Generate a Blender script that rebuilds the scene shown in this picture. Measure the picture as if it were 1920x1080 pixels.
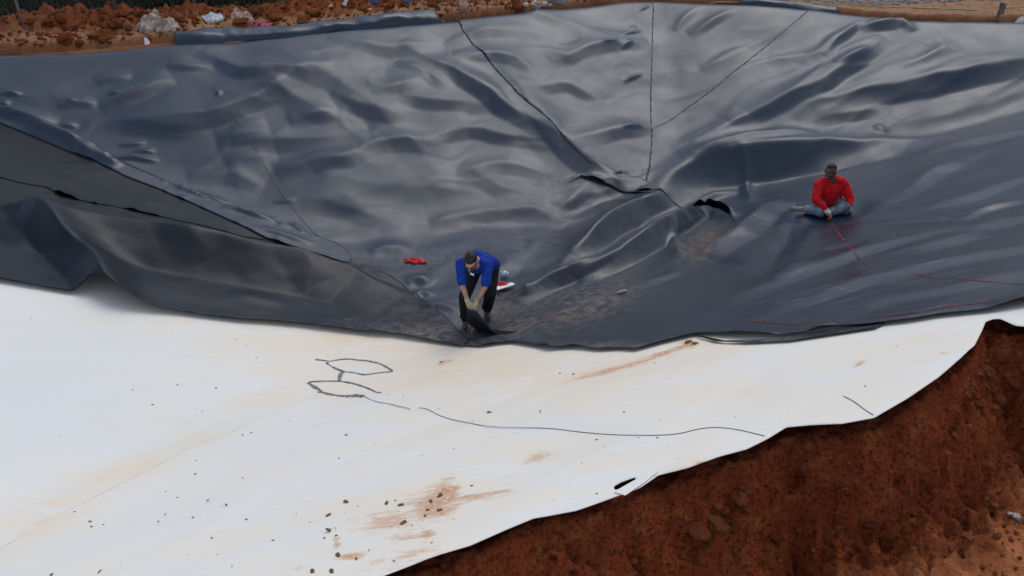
import bpy, bmesh, math, random
import numpy as np
from mathutils import Vector, Matrix

for o in list(bpy.data.objects):
    bpy.data.objects.remove(o)
scene = bpy.context.scene
C = scene.collection
random.seed(7)
RNG = np.random.default_rng(7)

# ------------------------------------------------------------------ camera, sky, sun, exposure
CAM_Z = 6.2
PITCH = math.radians(30.0)
FPX = 1536.0                                   # focal length in pixels of the 1920 px wide photograph
cam_d = bpy.data.cameras.new('camera')
cam_d.sensor_width = 36.0
cam_d.lens = 36.0 * FPX / 1920.0
cam_d.clip_start = 0.1
cam_d.clip_end = 2000.0
cam = bpy.data.objects.new('camera', cam_d)
C.objects.link(cam)
cam.location = (0, 0, CAM_Z)
cam.rotation_euler = (math.radians(90) - PITCH, 0, 0)
scene.camera = cam

SUN_DIR = Vector((0.22, 0.45, 0.865)).normalized()      # towards the sun
sun_el = math.asin(SUN_DIR.z)
sun_az = math.atan2(SUN_DIR.x, SUN_DIR.y)
world = bpy.data.worlds.new('World')
scene.world = world
world.use_nodes = True
wn = world.node_tree
wn.nodes.clear()
w_out = wn.nodes.new('ShaderNodeOutputWorld')
w_bg = wn.nodes.new('ShaderNodeBackground')
w_sky = wn.nodes.new('ShaderNodeTexSky')
w_sky.sky_type = 'NISHITA'
w_sky.sun_disc = False
w_sky.sun_elevation = sun_el
w_sky.sun_rotation = sun_az
w_sky.air_density = 1.0
w_sky.dust_density = 1.0
w_sky.ozone_density = 1.0
w_hs = wn.nodes.new('ShaderNodeHueSaturation')
w_hs.inputs['Saturation'].default_value = 0.62
wn.links.new(w_sky.outputs[0], w_hs.inputs['Color'])
wn.links.new(w_hs.outputs[0], w_bg.inputs[0])
w_bg.inputs[1].default_value = 0.132
wn.links.new(w_bg.outputs[0], w_out.inputs[0])

sun_d = bpy.data.lights.new('sun', 'SUN')
sun_d.energy = 0.72
sun_d.angle = math.radians(34)
sun_d.color = (1.0, 0.97, 0.93)
sun = bpy.data.objects.new('sun', sun_d)
C.objects.link(sun)
sun.rotation_euler = SUN_DIR.to_track_quat('Z', 'Y').to_euler()

scene.view_settings.view_transform = 'Standard'
scene.view_settings.look = 'None'
scene.view_settings.exposure = 0.36
scene.view_settings.gamma = 1.0
scene.view_settings.use_curve_mapping = False

# ------------------------------------------------------------------ small helpers
def tag(o, label=None, cat=None, group=None, kind=None):
    if label: o['label'] = label
    if cat: o['category'] = cat
    if group: o['group'] = group
    if kind: o['kind'] = kind
    return o

def empty(name, loc, label, cat, group=None, rz=0.0):
    o = bpy.data.objects.new(name, None)
    C.objects.link(o)
    o.location = loc
    o.rotation_euler = (0, 0, rz)
    o.empty_display_size = 0.1
    return tag(o, label, cat, group)

def mesh_np(name, V, Q, mat=None, parent=None, smooth=True, attrs=None):
    me = bpy.data.meshes.new(name)
    V = np.asarray(V, dtype=np.float32); Q = np.asarray(Q, dtype=np.int32)
    n = Q.shape[1]
    me.vertices.add(len(V)); me.vertices.foreach_set('co', V.ravel())
    me.loops.add(Q.size); me.loops.foreach_set('vertex_index', Q.ravel())
    me.polygons.add(len(Q))
    me.polygons.foreach_set('loop_start', np.arange(0, Q.size, n, dtype=np.int32))
    me.polygons.foreach_set('use_smooth', np.full(len(Q), smooth))
    me.update(calc_edges=True)
    me.validate()
    for k, a in (attrs or {}).items():
        at = me.attributes.new(k, 'FLOAT', 'POINT')
        at.data.foreach_set('value', np.asarray(a, dtype=np.float32))
    o = bpy.data.objects.new(name, me)
    C.objects.link(o)
    if mat: me.materials.append(mat)
    if parent: o.parent = parent
    return o

def mesh_py(name, V, F, mat=None, parent=None, smooth=False):
    me = bpy.data.meshes.new(name)
    me.from_pydata([tuple(map(float, v)) for v in V], [], [tuple(f) for f in F])
    me.update()
    if smooth:
        for p in me.polygons: p.use_smooth = True
    o = bpy.data.objects.new(name, me)
    C.objects.link(o)
    if mat: me.materials.append(mat)
    if parent: o.parent = parent
    return o

def _hash(ix, iy, seed):
    h = (ix.astype(np.int64) * 374761393 + iy.astype(np.int64) * 668265263 + seed * 974634541) & 0xFFFFFFFF
    h = ((h ^ (h >> 13)) * 1274126177) & 0xFFFFFFFF
    h = ((h ^ (h >> 16)) * 2246822519) & 0xFFFFFFFF
    return (h ^ (h >> 15)) & 0xFFFFFFFF

def perlin(x, y, seed=0):
    x = np.asarray(x, float); y = np.asarray(y, float)
    xi = np.floor(x); yi = np.floor(y)
    fx = x - xi; fy = y - yi
    def g(dx, dy):
        a = _hash(xi + dx, yi + dy, seed) * (2 * math.pi / 4294967296.0)
        return np.cos(a) * (fx - dx) + np.sin(a) * (fy - dy)
    u = fx * fx * fx * (fx * (fx * 6 - 15) + 10); v = fy * fy * fy * (fy * (fy * 6 - 15) + 10)
    a = g(0, 0) * (1 - u) + g(1, 0) * u
    b = g(0, 1) * (1 - u) + g(1, 1) * u
    return (a * (1 - v) + b * v) * 1.45

def fbm(x, y, octv=4, seed=0, gain=0.5, lac=2.03):
    s = 0.0; a = 1.0
    for i in range(octv):
        s = s + a * perlin(x, y, seed + i * 17)
        x = x * lac + 3.7; y = y * lac - 1.9; a *= gain
    return s

def sstep(a, b, x):
    t = np.clip((x - a) / (b - a), 0, 1)
    return t * t * (3 - 2 * t)

cP, sP = math.cos(PITCH), math.sin(PITCH)
def ray(px, py):
    px = np.asarray(px, float); py = np.asarray(py, float)
    a = (px - 960) / FPX; v = (py - 540) / FPX
    return a, cP - v * sP, -sP - v * cP

def proj(x, y, z):
    z = z - CAM_Z
    up = y * sP + z * cP; fw = np.maximum(y * cP - z * sP, 0.05)
    return 960 + FPX * x / fw, 540 - FPX * up / fw

# ------------------------------------------------------------------ the shape of the pond
RIM_L = np.array((-9.3, 15.0)); RIM_C = np.array((3.2, 19.6)); RIM_R = np.array((10.6, 17.4))
dL = (RIM_C - RIM_L) / np.linalg.norm(RIM_C - RIM_L); nL = np.array((dL[1], -dL[0]))
dR = (RIM_R - RIM_C) / np.linalg.norm(RIM_R - RIM_C); nR = np.array((dR[1], -dR[0]))
rim_px = np.array([(-260, 122), (-120, 114), (0, 107), (150, 103), (230, 97), (300, 89), (360, 83), (430, 85), (480, 79), (560, 70), (640, 61),
                   (760, 50), (860, 42), (1000, 27), (1080, 21), (1130, 15), (1170, 9), (1222, 8), (1300, 12), (1380, 14),
                   (1450, 18), (1510, 24), (1570, 32), (1620, 38), (1670, 44), (1695, 46), (1760, 47), (1920, 50), (2100, 56), (2300, 62)], float)
_a, _b, _c = ray(rim_px[:, 0], rim_px[:, 1])
_useL = rim_px[:, 0] <= 1222
_tL = (RIM_C @ nL) / (_a * nL[0] + _b * nL[1]); _tR = (RIM_C @ nR) / (_a * nR[0] + _b * nR[1])
_t = np.where(_useL, _tL, _tR)
RIM_X = _a * _t; RIM_Y = _b * _t; RIM_Z = CAM_Z + _c * _t

def rim_s(x, y):
    sL = (x - RIM_C[0]) * nL[0] + (y - RIM_C[1]) * nL[1]
    sR = (x - RIM_C[0]) * nR[0] + (y - RIM_C[1]) * nR[1]
    k = 0.15
    h = np.clip(0.5 + 0.5 * (sR - sL) / k, 0, 1)
    return sR * (1 - h) + sL * h - k * h * (1 - h)

_gx = np.arange(-30, 30, .05); _gz = np.interp(_gx, RIM_X, RIM_Z)
def _sm(z, sg):
    k = np.exp(-.5 * (np.arange(-int(4 * sg / .05), int(4 * sg / .05) + 1) * .05 / sg) ** 2); k /= k.sum()
    return np.convolve(np.pad(z, len(k) // 2, mode='edge'), k, 'valid')
_gz1 = _sm(_gz, .18); _gz2 = _sm(_gz, 1.6)
def rim_z(x): return np.interp(x, _gx, _gz1)
def rim_z_deep(x): return np.interp(x, _gx, _gz2)

def planes(x, y):
    s = rim_s(x, y)
    se = np.where(s > 0, np.sqrt(s * s + 0.006) - 0.0775, 0)
    dp = sstep(0, 1.6, s)
    far = rim_z(x) * (1 - dp) + rim_z_deep(x) * dp - 0.47 * se - 1.0 * np.maximum(0, -s - 0.04) ** 2
    left = np.minimum(0.24 * (-2.5 - x), 2.2)
    nA = np.minimum(2 - 0.4 * (-0.5 * (x - .88) + 0.866 * (y - 4.34)), 2.6)
    nB = np.minimum(0.28 * ((x - .31) - (y - 10.3)), 2.6)
    fl = 0.03 * np.sin(x * 0.9 + 1) * np.sin(y * 0.7) + 0 * x
    return np.stack([fl, left, nA, nB, far])

KS = 0.09
def H(x, y):
    P = planes(np.asarray(x, float), np.asarray(y, float))
    m = P.max(0)
    return m + KS * np.log(np.exp((P - m) / KS).sum(0))

def weights(x, y):
    P = planes(x, y)
    e = np.exp((P - P.max(0)) / 0.16)
    return e / e.sum(0)

def cast(px, py, f=H, t0=3.5, t1=32.0, step=0.05):
    px = np.atleast_1d(np.asarray(px, float)); py = np.atleast_1d(np.asarray(py, float))
    a, b, c = ray(px, py)
    t = np.full(px.shape, t0); hit = np.full(px.shape, np.nan)
    act = np.ones(px.shape, bool)
    for _ in range(int((t1 - t0) / step)):
        idx = np.nonzero(act)[0]
        if not len(idx): break
        tt = t[idx] + step
        below = CAM_Z + c[idx] * tt < f(a[idx] * tt, b[idx] * tt)
        hit[idx[below]] = tt[below]
        act[idx[below]] = False
        t[idx] = tt
    hit = np.where(np.isnan(hit), t1, hit)
    lo = hit - step; hi = hit.copy()
    for _ in range(12):
        m = 0.5 * (lo + hi)
        bel = CAM_Z + c * m < f(a * m, b * m)
        hi = np.where(bel, m, hi); lo = np.where(bel, lo, m)
    return np.stack([a * hi, b * hi, CAM_Z + c * hi], 1)

def subdiv(pts, step=14.0):
    pts = np.asarray(pts, float); out = []
    for p, q in zip(pts[:-1], pts[1:]):
        n = max(1, int(np.linalg.norm(q - p) / step))
        for i in range(n): out.append(p + (q - p) * i / n)
    out.append(pts[-1])
    return np.array(out)

def smooth_line(pts, n=3):
    pts = np.asarray(pts, float)
    for _ in range(n):                                      # Chaikin, ends kept
        q = pts[:-1] * 0.75 + pts[1:] * 0.25; r = pts[:-1] * 0.25 + pts[1:] * 0.75
        pts = np.concatenate([pts[:1], np.stack([q, r], 1).reshape(-1, 2), pts[-1:]])
    return pts

def pixline(pts, step=14.0, sm=1):
    p = subdiv(smooth_line(pts, sm) if sm else pts, step)
    return cast(p[:, 0], p[:, 1])

def seg_dist(x, y, L, closed=False):
    """distance to a polyline, plus arc position 0..1 and the signed offset along the view-away normal"""
    A = L[:, :2]; B = np.roll(A, -1, 0) if closed else None
    if not closed: A, B = L[:-1, :2], L[1:, :2]
    ln = np.linalg.norm(B - A, axis=1) + 1e-9
    cum = np.concatenate([[0], np.cumsum(ln)])
    best = np.full(x.shape, 1e9); arc = np.zeros(x.shape); sgn = np.zeros(x.shape)
    nx = np.zeros(x.shape); ny = np.zeros(x.shape)
    for i in range(len(A)):
        d = (B[i] - A[i]) / ln[i]
        rx = x - A[i, 0]; ry = y - A[i, 1]
        u = np.clip(rx * d[0] + ry * d[1], 0, ln[i])
        qx = A[i, 0] + d[0] * u; qy = A[i, 1] + d[1] * u
        dd = np.hypot(x - qx, y - qy)
        m = dd < best
        best = np.where(m, dd, best)
        arc = np.where(m, (cum[i] + u) / cum[-1], arc)
        n = np.array((-d[1], d[0]))
        mid = (A[i] + B[i]) * .5
        if n @ mid < 0: n = -n
        sgn = np.where(m, rx * n[0] + ry * n[1], sgn)
        nx = np.where(m, qx, nx); ny = np.where(m, qy, ny)
    return best, arc, sgn, nx, ny

# folds of the liner: pixel polyline of the crest, width behind, width in front (m), height (m)
FOLDS = [
    # --- right far wall: long diagonal pulls
    ([(1660, 78), (1600, 125), (1547, 165), (1500, 190), (1440, 210), (1367, 250)], .42, .17, .16),
    ([(2020, 105), (1913, 126), (1763, 160), (1613, 187), (1520, 205), (1480, 230), (1455, 256)], .45, .24, .18),
    ([(1960, 160), (1860, 200), (1720, 235), (1600, 262)], .4, .3, .07),
    ([(1670, 222), (1610, 219), (1547, 228), (1500, 250)], .28, .16, .09),
    ([(1960, 245), (1840, 268), (1760, 288), (1690, 296)], .35, .25, .09),
    ([(1540, 266), (1470, 277), (1407, 285), (1330, 305), (1270, 325)], .25, .13, .13),
    ([(1290, 70), (1335, 45), (1375, 20)], .16, .12, .07),
    ([(1262, 62), (1290, 35), (1310, 16)], .14, .1, .05),
    ([(1537, 118), (1570, 85), (1613, 45)], .12, .10, .09),
    ([(1500, 132), (1545, 95), (1590, 55)], .14, .12, .06),
    ([(1610, 60), (1655, 52), (1697, 46)], .16, .13, .13),
    ([(1690, 44), (1703, 56), (1712, 66)], .10, .10, .07),
    ([(1625, 102), (1600, 118), (1560, 138)], .14, .10, .08),
    ([(1640, 250), (1648, 258), (1653, 268)], .10, .10, .05),
    ([(1740, 60), (1765, 85), (1760, 105), (1720, 130)], .25, .2, .05),
    ([(1440, 110), (1490, 118), (1560, 108)], .2, .2, .04),
    ([(1310, 130), (1350, 120), (1400, 95)], .2, .2, .04),
    ([(1560, 180), (1620, 165), (1700, 130), (1800, 100)], .3, .25, .06),
    ([(1400, 230), (1350, 262), (1300, 280), (1255, 292)], .3, .2, .07),
    # --- the tent next to the man in red
    ([(1190, 392), (1240, 372), (1275, 346), (1315, 324), (1350, 316), (1390, 310), (1460, 306), (1560, 303), (1690, 286), (1780, 268)], .42, .38, .42),
    ([(1380, 300), (1389, 325), (1396, 350), (1404, 385)], .09, .09, .07),
    ([(1398, 367), (1350, 370), (1310, 384), (1290, 400)], .16, .10, .08),
    # --- rolls of slack in the valley
    ([(1245, 381), (1200, 405), (1150, 432), (1105, 462), (1070, 490)], .26, .20, .36),
    ([(1320, 394), (1292, 412), (1270, 432), (1235, 455), (1195, 480), (1150, 505), (1110, 522), (1080, 535)], .24, .20, .42),
    ([(1140, 498), (1120, 508), (1070, 528), (1020, 545), (985, 560), (960, 572)], .2, .17, .26),
    ([(1320, 394), (1345, 408), (1372, 428)], .14, .10, .14),
    ([(1262, 440), (1268, 465), (1275, 490)], .10, .10, .10),
    ([(985, 548), (987, 565)], .07, .07, .06),
    ([(1190, 455), (1220, 450), (1240, 445)], .10, .07, .05),
    ([(1290, 505), (1250, 525), (1190, 545), (1150, 555)], .14, .10, .06),
    ([(1095, 470), (1060, 495), (1050, 515)], .12, .12, .06),
    ([(1070, 388), (1100, 372), (1140, 360)], .16, .12, .05),
    ([(1040, 400), (1075, 380), (1095, 360)], .12, .09, .05),
    ([(1000, 400), (1050, 420), (1120, 410), (1180, 400)], .2, .14, .04),
    # --- near right slope
    ([(1470, 380), (1447, 391), (1405, 425), (1370, 455), (1300, 490)], .30, .26, .20),
    ([(1500, 410), (1475, 450), (1450, 490), (1435, 530)], .18, .18, -.09),
    ([(1392, 500), (1345, 492), (1300, 482)], .10, .10, -.07),
    ([(1520, 500), (1480, 512), (1440, 535)], .2, .15, .05),
    ([(1850, 436), (1760, 462), (1653, 488)], .25, .2, .05),
    ([(1920, 380), (1850, 397), (1825, 406), (1808, 420)], .14, .10, .06),
    ([(1810, 415), (1720, 420), (1620, 418)], .14, .10, .04),
    ([(1640, 455), (1590, 470), (1530, 478)], .16, .12, -.04),
    ([(1700, 360), (1745, 330), (1800, 310)], .3, .3, .06),
    ([(985, 185), (1010, 215), (1050, 262), (1090, 300), (1135, 335)], .34, .20, .13),
    ([(905, 165), (950, 205), (1000, 245), (1040, 285)], .3, .2, .05),
    ([(1990, 395), (1850, 425), (1700, 452), (1560, 492), (1440, 540), (1330, 580)], .38, .17, .06),
    ([(1990, 455), (1800, 488), (1650, 522), (1520, 560), (1400, 605)], .36, .16, .05),
    ([(1960, 510), (1820, 535), (1700, 560), (1600, 580)], .3, .14, .03),
    ([(1850, 285), (1760, 325), (1690, 372), (1620, 395)], .34, .18, .07),
    ([(1990, 320), (1880, 350), (1780, 388), (1690, 400)], .34, .17, .05),
    # --- far left wall: billows
    ([(413, 118), (440, 135), (473, 143), (510, 135), (545, 140)], .2, .13, .09),
    ([(325, 150), (290, 160), (250, 180), (187, 205)], .24, .15, .10),
    ([(180, 155), (215, 147), (245, 143)], .14, .10, .05),
    ([(307, 230), (370, 222), (430, 210), (490, 185), (540, 157)], .28, .17, .11),
    ([(333, 123), (383, 127)], .12, .08, .04),
    ([(110, 202), (147, 192), (180, 200)], .12, .08, .05),
    ([(427, 263), (460, 255), (487, 250)], .2, .13, .06),
    ([(560, 227), (613, 213)], .2, .13, .06),
    ([(483, 267), (560, 262), (640, 258)], .26, .15, .07),
    ([(547, 315), (590, 305), (640, 300)], .24, .15, .07),
    ([(440, 305), (500, 292)], .2, .15, .05),
    ([(767, 123), (800, 140), (830, 160)], .16, .13, .06),
    ([(813, 118), (873, 152), (923, 187), (965, 215), (1005, 240)], .24, .16, .10),
    ([(717, 172), (783, 155)], .2, .13, .05),
    ([(780, 187), (830, 195), (885, 200)], .24, .14, .06),
    ([(840, 252), (887, 238), (940, 252), (1003, 264)], .22, .14, .07),
    ([(640, 302), (697, 272), (745, 266), (797, 272)], .24, .16, .07),
    ([(890, 318), (960, 309), (1005, 322)], .2, .14, .06),
    ([(1017, 32), (1060, 48), (1107, 68), (1155, 80)], .24, .16, .08),
    ([(660, 78), (720, 92), (790, 85)], .24, .16, .05),
    ([(860, 75), (900, 62), (960, 58)], .24, .14, .06),
    ([(885, 107), (957, 112), (985, 134)], .16, .12, .06),
    ([(1067, 112), (1120, 97), (1180, 90)], .2, .13, .08),
    ([(1097, 273), (1160, 254), (1210, 247)], .2, .13, .07),
    ([(1010, 170), (1060, 158), (1105, 180)], .18, .13, .05),
    ([(590, 135), (640, 120), (690, 130)], .24, .16, .05),
    ([(650, 190), (690, 205), (740, 215)], .22, .15, .05),
    ([(850, 410), (920, 395), (990, 400)], .22, .16, .06),
    ([(380, 330), (430, 322), (470, 335)], .2, .14, .05),
    ([(240, 230), (300, 245), (350, 240)], .2, .14, .05),
    ([(610, 385), (720, 350), (850, 352), (960, 385)], .4, .22, .04),
    ([(500, 395), (580, 372), (700, 405), (780, 440)], .35, .2, .035),
    ([(560, 120), (660, 165), (740, 235), (800, 300)], .35, .22, .045),
    ([(470, 110), (520, 170), (600, 215), (690, 235)], .3, .2, .035),
    ([(900, 330), (960, 365), (1040, 372)], .25, .16, .05),
    # small sharp tucks
    ([(0, 178), (20, 178), (40, 182)], .07, .035, .07), ([(0, 198), (18, 200)], .07, .035, .06),
    ([(128, 193), (147, 190)], .06, .03, .04), ([(200, 180), (230, 177)], .07, .035, .06),
    ([(112, 236), (142, 237)], .07, .035, .05), ([(226, 272), (270, 270)], .06, .03, .06),
    ([(250, 285), (290, 286)], .06, .03, .06), ([(200, 300), (240, 296), (270, 302), (296, 302)], .08, .035, .08),
    ([(1160, 75), (1180, 69), (1200, 62)], .05, .03, .06), ([(1182, 58), (1190, 53)], .04, .025, .04),
    ([(1130, 94), (1145, 92), (1157, 88)], .05, .03, .06), ([(1164, 102), (1175, 96), (1184, 88)], .05, .03, .06),
    ([(1170, 160), (1185, 148), (1202, 140)], .05, .035, .06), ([(1166, 253), (1185, 249), (1205, 247)], .06, .03, .07),
    ([(1195, 24), (1222, 13)], .05, .03, .05), ([(405, 183), (416, 183)], .06, .05, .07),
    ([(515, 381), (550, 383)], .06, .03, .05), ([(545, 420), (560, 432), (572, 442)], .06, .04, .05),
    ([(1145, 341), (1165, 337), (1178, 333)], .04, .025, .05),
    # --- left side and front
    ([(-120, 410), (0, 411), (50, 414), (110, 434), (250, 452), (345, 469), (500, 498), (640, 520), (755, 556)], .10, .50, .38),
    ([(20, 355), (120, 372), (260, 408), (420, 452), (600, 500)], .10, .07, .025),
    ([(0, 290), (160, 345), (320, 395), (480, 440)], .12, .08, .02),
    ([(48, 396), (90, 430), (135, 475), (190, 528), (207, 556), (240, 610), (290, 690)], .30, .24, .36),
    ([(335, 440), (362, 472), (395, 510)], .26, .30, .06),
    ([(562, 490), (582, 515), (610, 545)], .24, .28, .06),
    ([(640, 505), (700, 520), (757, 535)], .22, .16, .10),
    ([(757, 533), (780, 523), (810, 532)], .12, .10, .09),
    ([(770, 560), (790, 548), (815, 556)], .08, .07, .07),
    ([(783, 578), (830, 575), (868, 588)], .12, .08, .08),
    ([(430, 555), (480, 568), (540, 576)], .16, .12, .03),
    ([(690, 478), (730, 468), (780, 470)], .2, .14, .08),
    ([(900, 520), (950, 500), (960, 470)], .2, .2, .04),
    ([(1030, 590), (1080, 570), (1130, 575)], .14, .12, .04),
    # --- rumpled strip along the left corner
    ([(0, 212), (60, 226), (100, 240)], .12, .10, .10), ([(40, 235), (100, 258), (150, 275)], .10, .12, .09),
    ([(120, 268), (165, 290), (205, 310)], .09, .10, .09), ([(330, 352), (380, 372), (430, 385)], .07, .07, .06),
    ([(420, 395), (460, 402), (520, 425)], .07, .07, .06), ([(470, 430), (530, 445), (590, 465)], .07, .06, .05),
]
_fold = []
for pts, wb, wf, am in FOLDS:
    pts = np.array(pts, float)
    soft_ = np.linalg.norm(pts[-1] - pts[0]) > 45 and pts[:, 0].max() < 1215 and pts[:, 1].max() < 460 and pts[:, 1].min() > 25 and am > 0.035 and wf > .07 and not (pts[0, 0] <= 0 or pts[-1, 0] < 300)
    if soft_:
        e0 = (pts[0] - pts[1]); e1 = (pts[-1] - pts[-2]); ln_ = np.linalg.norm(np.diff(pts, axis=0), axis=1).sum()
        pts = np.concatenate([[pts[0] + e0 / np.linalg.norm(e0) * ln_ * .32], pts, [pts[-1] + e1 / np.linalg.norm(e1) * ln_ * .32]])
        am *= 1.1; wb *= 1.3; wf *= 1.2
    if wf <= .035: am *= .85; wb *= .75
    L = pixline(pts, 34, 1)
    r = 3.2 * max(wb, wf)
    _fold.append((L, wb, wf, am, L[:, 0].min() - r, L[:, 0].max() + r, L[:, 1].min() - r, L[:, 1].max() + r))

RED_O = cast(1545, 405)[0]; BLUE_O = np.array((-0.47, 9.72, 0.0))

def D(x, y, rough=1.0):
    """slack of the liner above the graded earth"""
    x = np.asarray(x, float); y = np.asarray(y, float)
    shp = x.shape; x = x.ravel(); y = y.ravel()
    out = np.zeros(x.shape)
    wx = x + 0.05 * perlin(x * 1.5, y * 1.5, 91); wy = y + 0.05 * perlin(x * 1.5, y * 1.5, 92)
    for (L, wb, wf, am, x0, x1, y0, y1) in _fold:
        m = np.nonzero((x > x0) & (x < x1) & (y > y0) & (y < y1))[0]
        if not len(m): continue
        d, arc, sg, _, _ = seg_dist(wx[m], wy[m], L)
        q_ = .5 + .5 * np.clip(sg / (d + 1e-6), -1, 1); q_ = q_ * q_ * (3 - 2 * q_)
        tp = np.sin(math.pi * np.clip(arc, 0.0, 1.0)) ** .8
        pb = np.exp(-1.12 * (np.sqrt((d / wb) ** 2 + .03) - .173) ** 1.25)           # long easy back
        tf = np.sqrt((d / (1.55 * wf)) ** 2 + .004) - .063
        pf = np.maximum(0, 1 - tf); pf = pf * .82 + .18 * pf * pf                     # short steep front with a crisp foot
        pf = np.where(pf < .12, pf * pf / .24 * 1.0 + 0 * pf, pf - .06) / .94
        p = (pb * q_ + pf * (1 - q_)) * (0.06 + 0.94 * tp)
        out[m] += am * p
    W = weights(x, y)
    wfar = W[4]; wfl = W[0]; wnr = np.maximum(W[2], W[3]); wle = W[1]
    rgt = sstep(2.6, 4.2, x)
    # left far wall: billows lying along the contour
    a = x * dL[0] + y * dL[1]; b = x * nL[0] + y * nL[1]
    qa = a + .35 * perlin(a * .8, b * .9, 31); qb = b + .30 * perlin(a * .9, b * .8, 32)
    n1 = perlin(qa * .60 + 5, qb * 1.75, 33); n2 = perlin(qa * 1.7, qb * 3.4, 34); n3 = perlin(qa * .35, qb * .6, 35)
    rg = np.maximum(0, 1 - np.abs(perlin(qa * .5 + qb * .35, qb * 1.3 - qa * .25, 36)) * 2.6) ** 1.4; rg2 = np.maximum(0, 1 - np.abs(perlin(qa * .55 - qb * .5 + 9, qb * 1.1 + qa * .35, 37)) * 3) ** 1.4
    bl = .022 * n1 + .003 * n2 + .07 * n3 + .014 * rg * (.5 + n3) + .012 * rg2 * (.5 - n3)
    # right far wall: diagonal pulls
    a2 = (x + y * .45); b2 = (y - x * .45)
    qa = a2 + .5 * perlin(a2 * .5, b2 * .8, 41); qb = b2 + .25 * perlin(a2 * .6, b2 * .9, 42)
    dg = .04 * perlin(qa * .34, qb * 1.2, 43) + .022 * np.maximum(0, 1 - np.abs(perlin(qa * .3 + 3, qb * 1.3, 45)) * 2.6) ** 1.4 + .008 * perlin(qa * .8, qb * 2.8, 44)
    lip = sstep(0.0, 1.2, rim_s(x, y))
    out += (wfar * (1 - rgt) * bl + wfar * rgt * dg) * (0.25 + 0.75 * lip) * rough
    out += wfl * (.035 * n1 + .014 * n2 + .006 * perlin(x * 4, y * 4, 50)) * rough
    out += wnr * (.012 * perlin(x * .9 + y * .5, y * 2.2 - x * 1.1, 51) + .004 * perlin(x * 2.2, y * 5, 52)) * rough
    out += wle * (.025 * perlin(x * .8, y * 1.6, 53) + .006 * perlin(x * 3, y * 5, 54)) * rough
    # pressed flat under the two men
    for O, r in ((RED_O, .55), (BLUE_O, .45)):
        g = np.exp(-(((x - O[0]) ** 2 + (y - O[1]) ** 2) / r ** 2) ** 2)
        hh = O[2] - H(x, y) + 0.0
        out = out * (1 - g) + (np.clip(hh, -.25, .25) * g)
    return out.reshape(shp)

def surf(x, y): return H(x, y) + D(x, y)

class Lookup:
    """bilinear table of a height function, for placing things quickly"""
    def __init__(s, f, x0, x1, y0, y1, c):
        s.x0, s.y0, s.c = x0, y0, c
        xs = np.arange(x0, x1 + c * .5, c); ys = np.arange(y0, y1 + c * .5, c)
        X, Y = np.meshgrid(xs, ys); s.z = f(X.ravel(), Y.ravel()).reshape(X.shape); s.f = f
    def __call__(s, x, y):
        u = np.clip((np.asarray(x, float) - s.x0) / s.c, 0, s.z.shape[1] - 1.001); v = np.clip((np.asarray(y, float) - s.y0) / s.c, 0, s.z.shape[0] - 1.001)
        i = u.astype(int); j = v.astype(int); a = u - i; b = v - j; z = s.z
        return (z[j, i] * (1 - a) + z[j, i + 1] * a) * (1 - b) + (z[j + 1, i] * (1 - a) + z[j + 1, i + 1] * a) * b
surf_exact = surf
surf = Lookup(surf_exact, -11, 10.5, 4.5, 19.8, .05)

# ------------------------------------------------------------------ materials
def new_mat(name):
    m = bpy.data.materials.new(name); m.use_nodes = True
    nt = m.node_tree; nt.nodes.clear()
    out = nt.nodes.new('ShaderNodeOutputMaterial'); b = nt.nodes.new('ShaderNodeBsdfPrincipled')
    nt.links.new(b.outputs[0], out.inputs[0])
    return m, nt, b

class NB:
    def __init__(s, nt): s.nt = nt; s.L = nt.links
    def n(s, t, **kw):
        k = s.nt.nodes.new(t)
        for a, v in kw.items(): setattr(k, a, v)
        return k
    def coord(s, scale=(1, 1, 1), rot=(0, 0, 0), loc=(0, 0, 0)):
        tc = s.n('ShaderNodeTexCoord'); mp = s.n('ShaderNodeMapping')
        mp.inputs['Scale'].default_value = scale; mp.inputs['Rotation'].default_value = rot; mp.inputs['Location'].default_value = loc
        s.L.new(tc.outputs['Object'], mp.inputs[0]); return mp.outputs[0]
    def noise(s, vec, scale, detail=4, rough=.55, dist=0.0):
        k = s.n('ShaderNodeTexNoise'); k.inputs['Scale'].default_value = scale; k.inputs['Detail'].default_value = detail
        k.inputs['Roughness'].default_value = rough; k.inputs['Distortion'].default_value = dist
        s.L.new(vec, k.inputs['Vector']); return k.outputs[0]
    def attr(s, name): return s.n('ShaderNodeAttribute', attribute_name=name).outputs['Fac']
    def math(s, op, a, b=None, c=None, clamp=False):
        k = s.n('ShaderNodeMath', operation=op, use_clamp=clamp)
        for i, v in enumerate((a, b, c)):
            if v is None: continue
            if isinstance(v, (int, float)): k.inputs[i].default_value = v
            else: s.L.new(v, k.inputs[i])
        return k.outputs[0]
    def ramp(s, v, a, b, o0=0.0, o1=1.0):
        k = s.n('ShaderNodeMapRange'); k.interpolation_type = 'SMOOTHSTEP'
        s.L.new(v, k.inputs[0])
        for i, q in enumerate((a, b, o0, o1)): k.inputs[1 + i].default_value = q
        return k.outputs[0]
    def mix(s, f, a, b):
        k = s.n('ShaderNodeMix', data_type='RGBA')
        if isinstance(f, (int, float)): k.inputs[0].default_value = f
        else: s.L.new(f, k.inputs[0])
        for i, v in ((6, a), (7, b)):
            if isinstance(v, tuple): k.inputs[i].default_value = (*v, 1)
            else: s.L.new(v, k.inputs[i])
        return k.outputs[2]
    def bump(s, h, strength, dist, bsdf):
        k = s.n('ShaderNodeBump'); k.inputs['Strength'].default_value = strength; k.inputs['Distance'].default_value = dist
        s.L.new(h, k.inputs['Height']); s.L.new(k.outputs[0], bsdf.inputs['Normal'])

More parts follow.
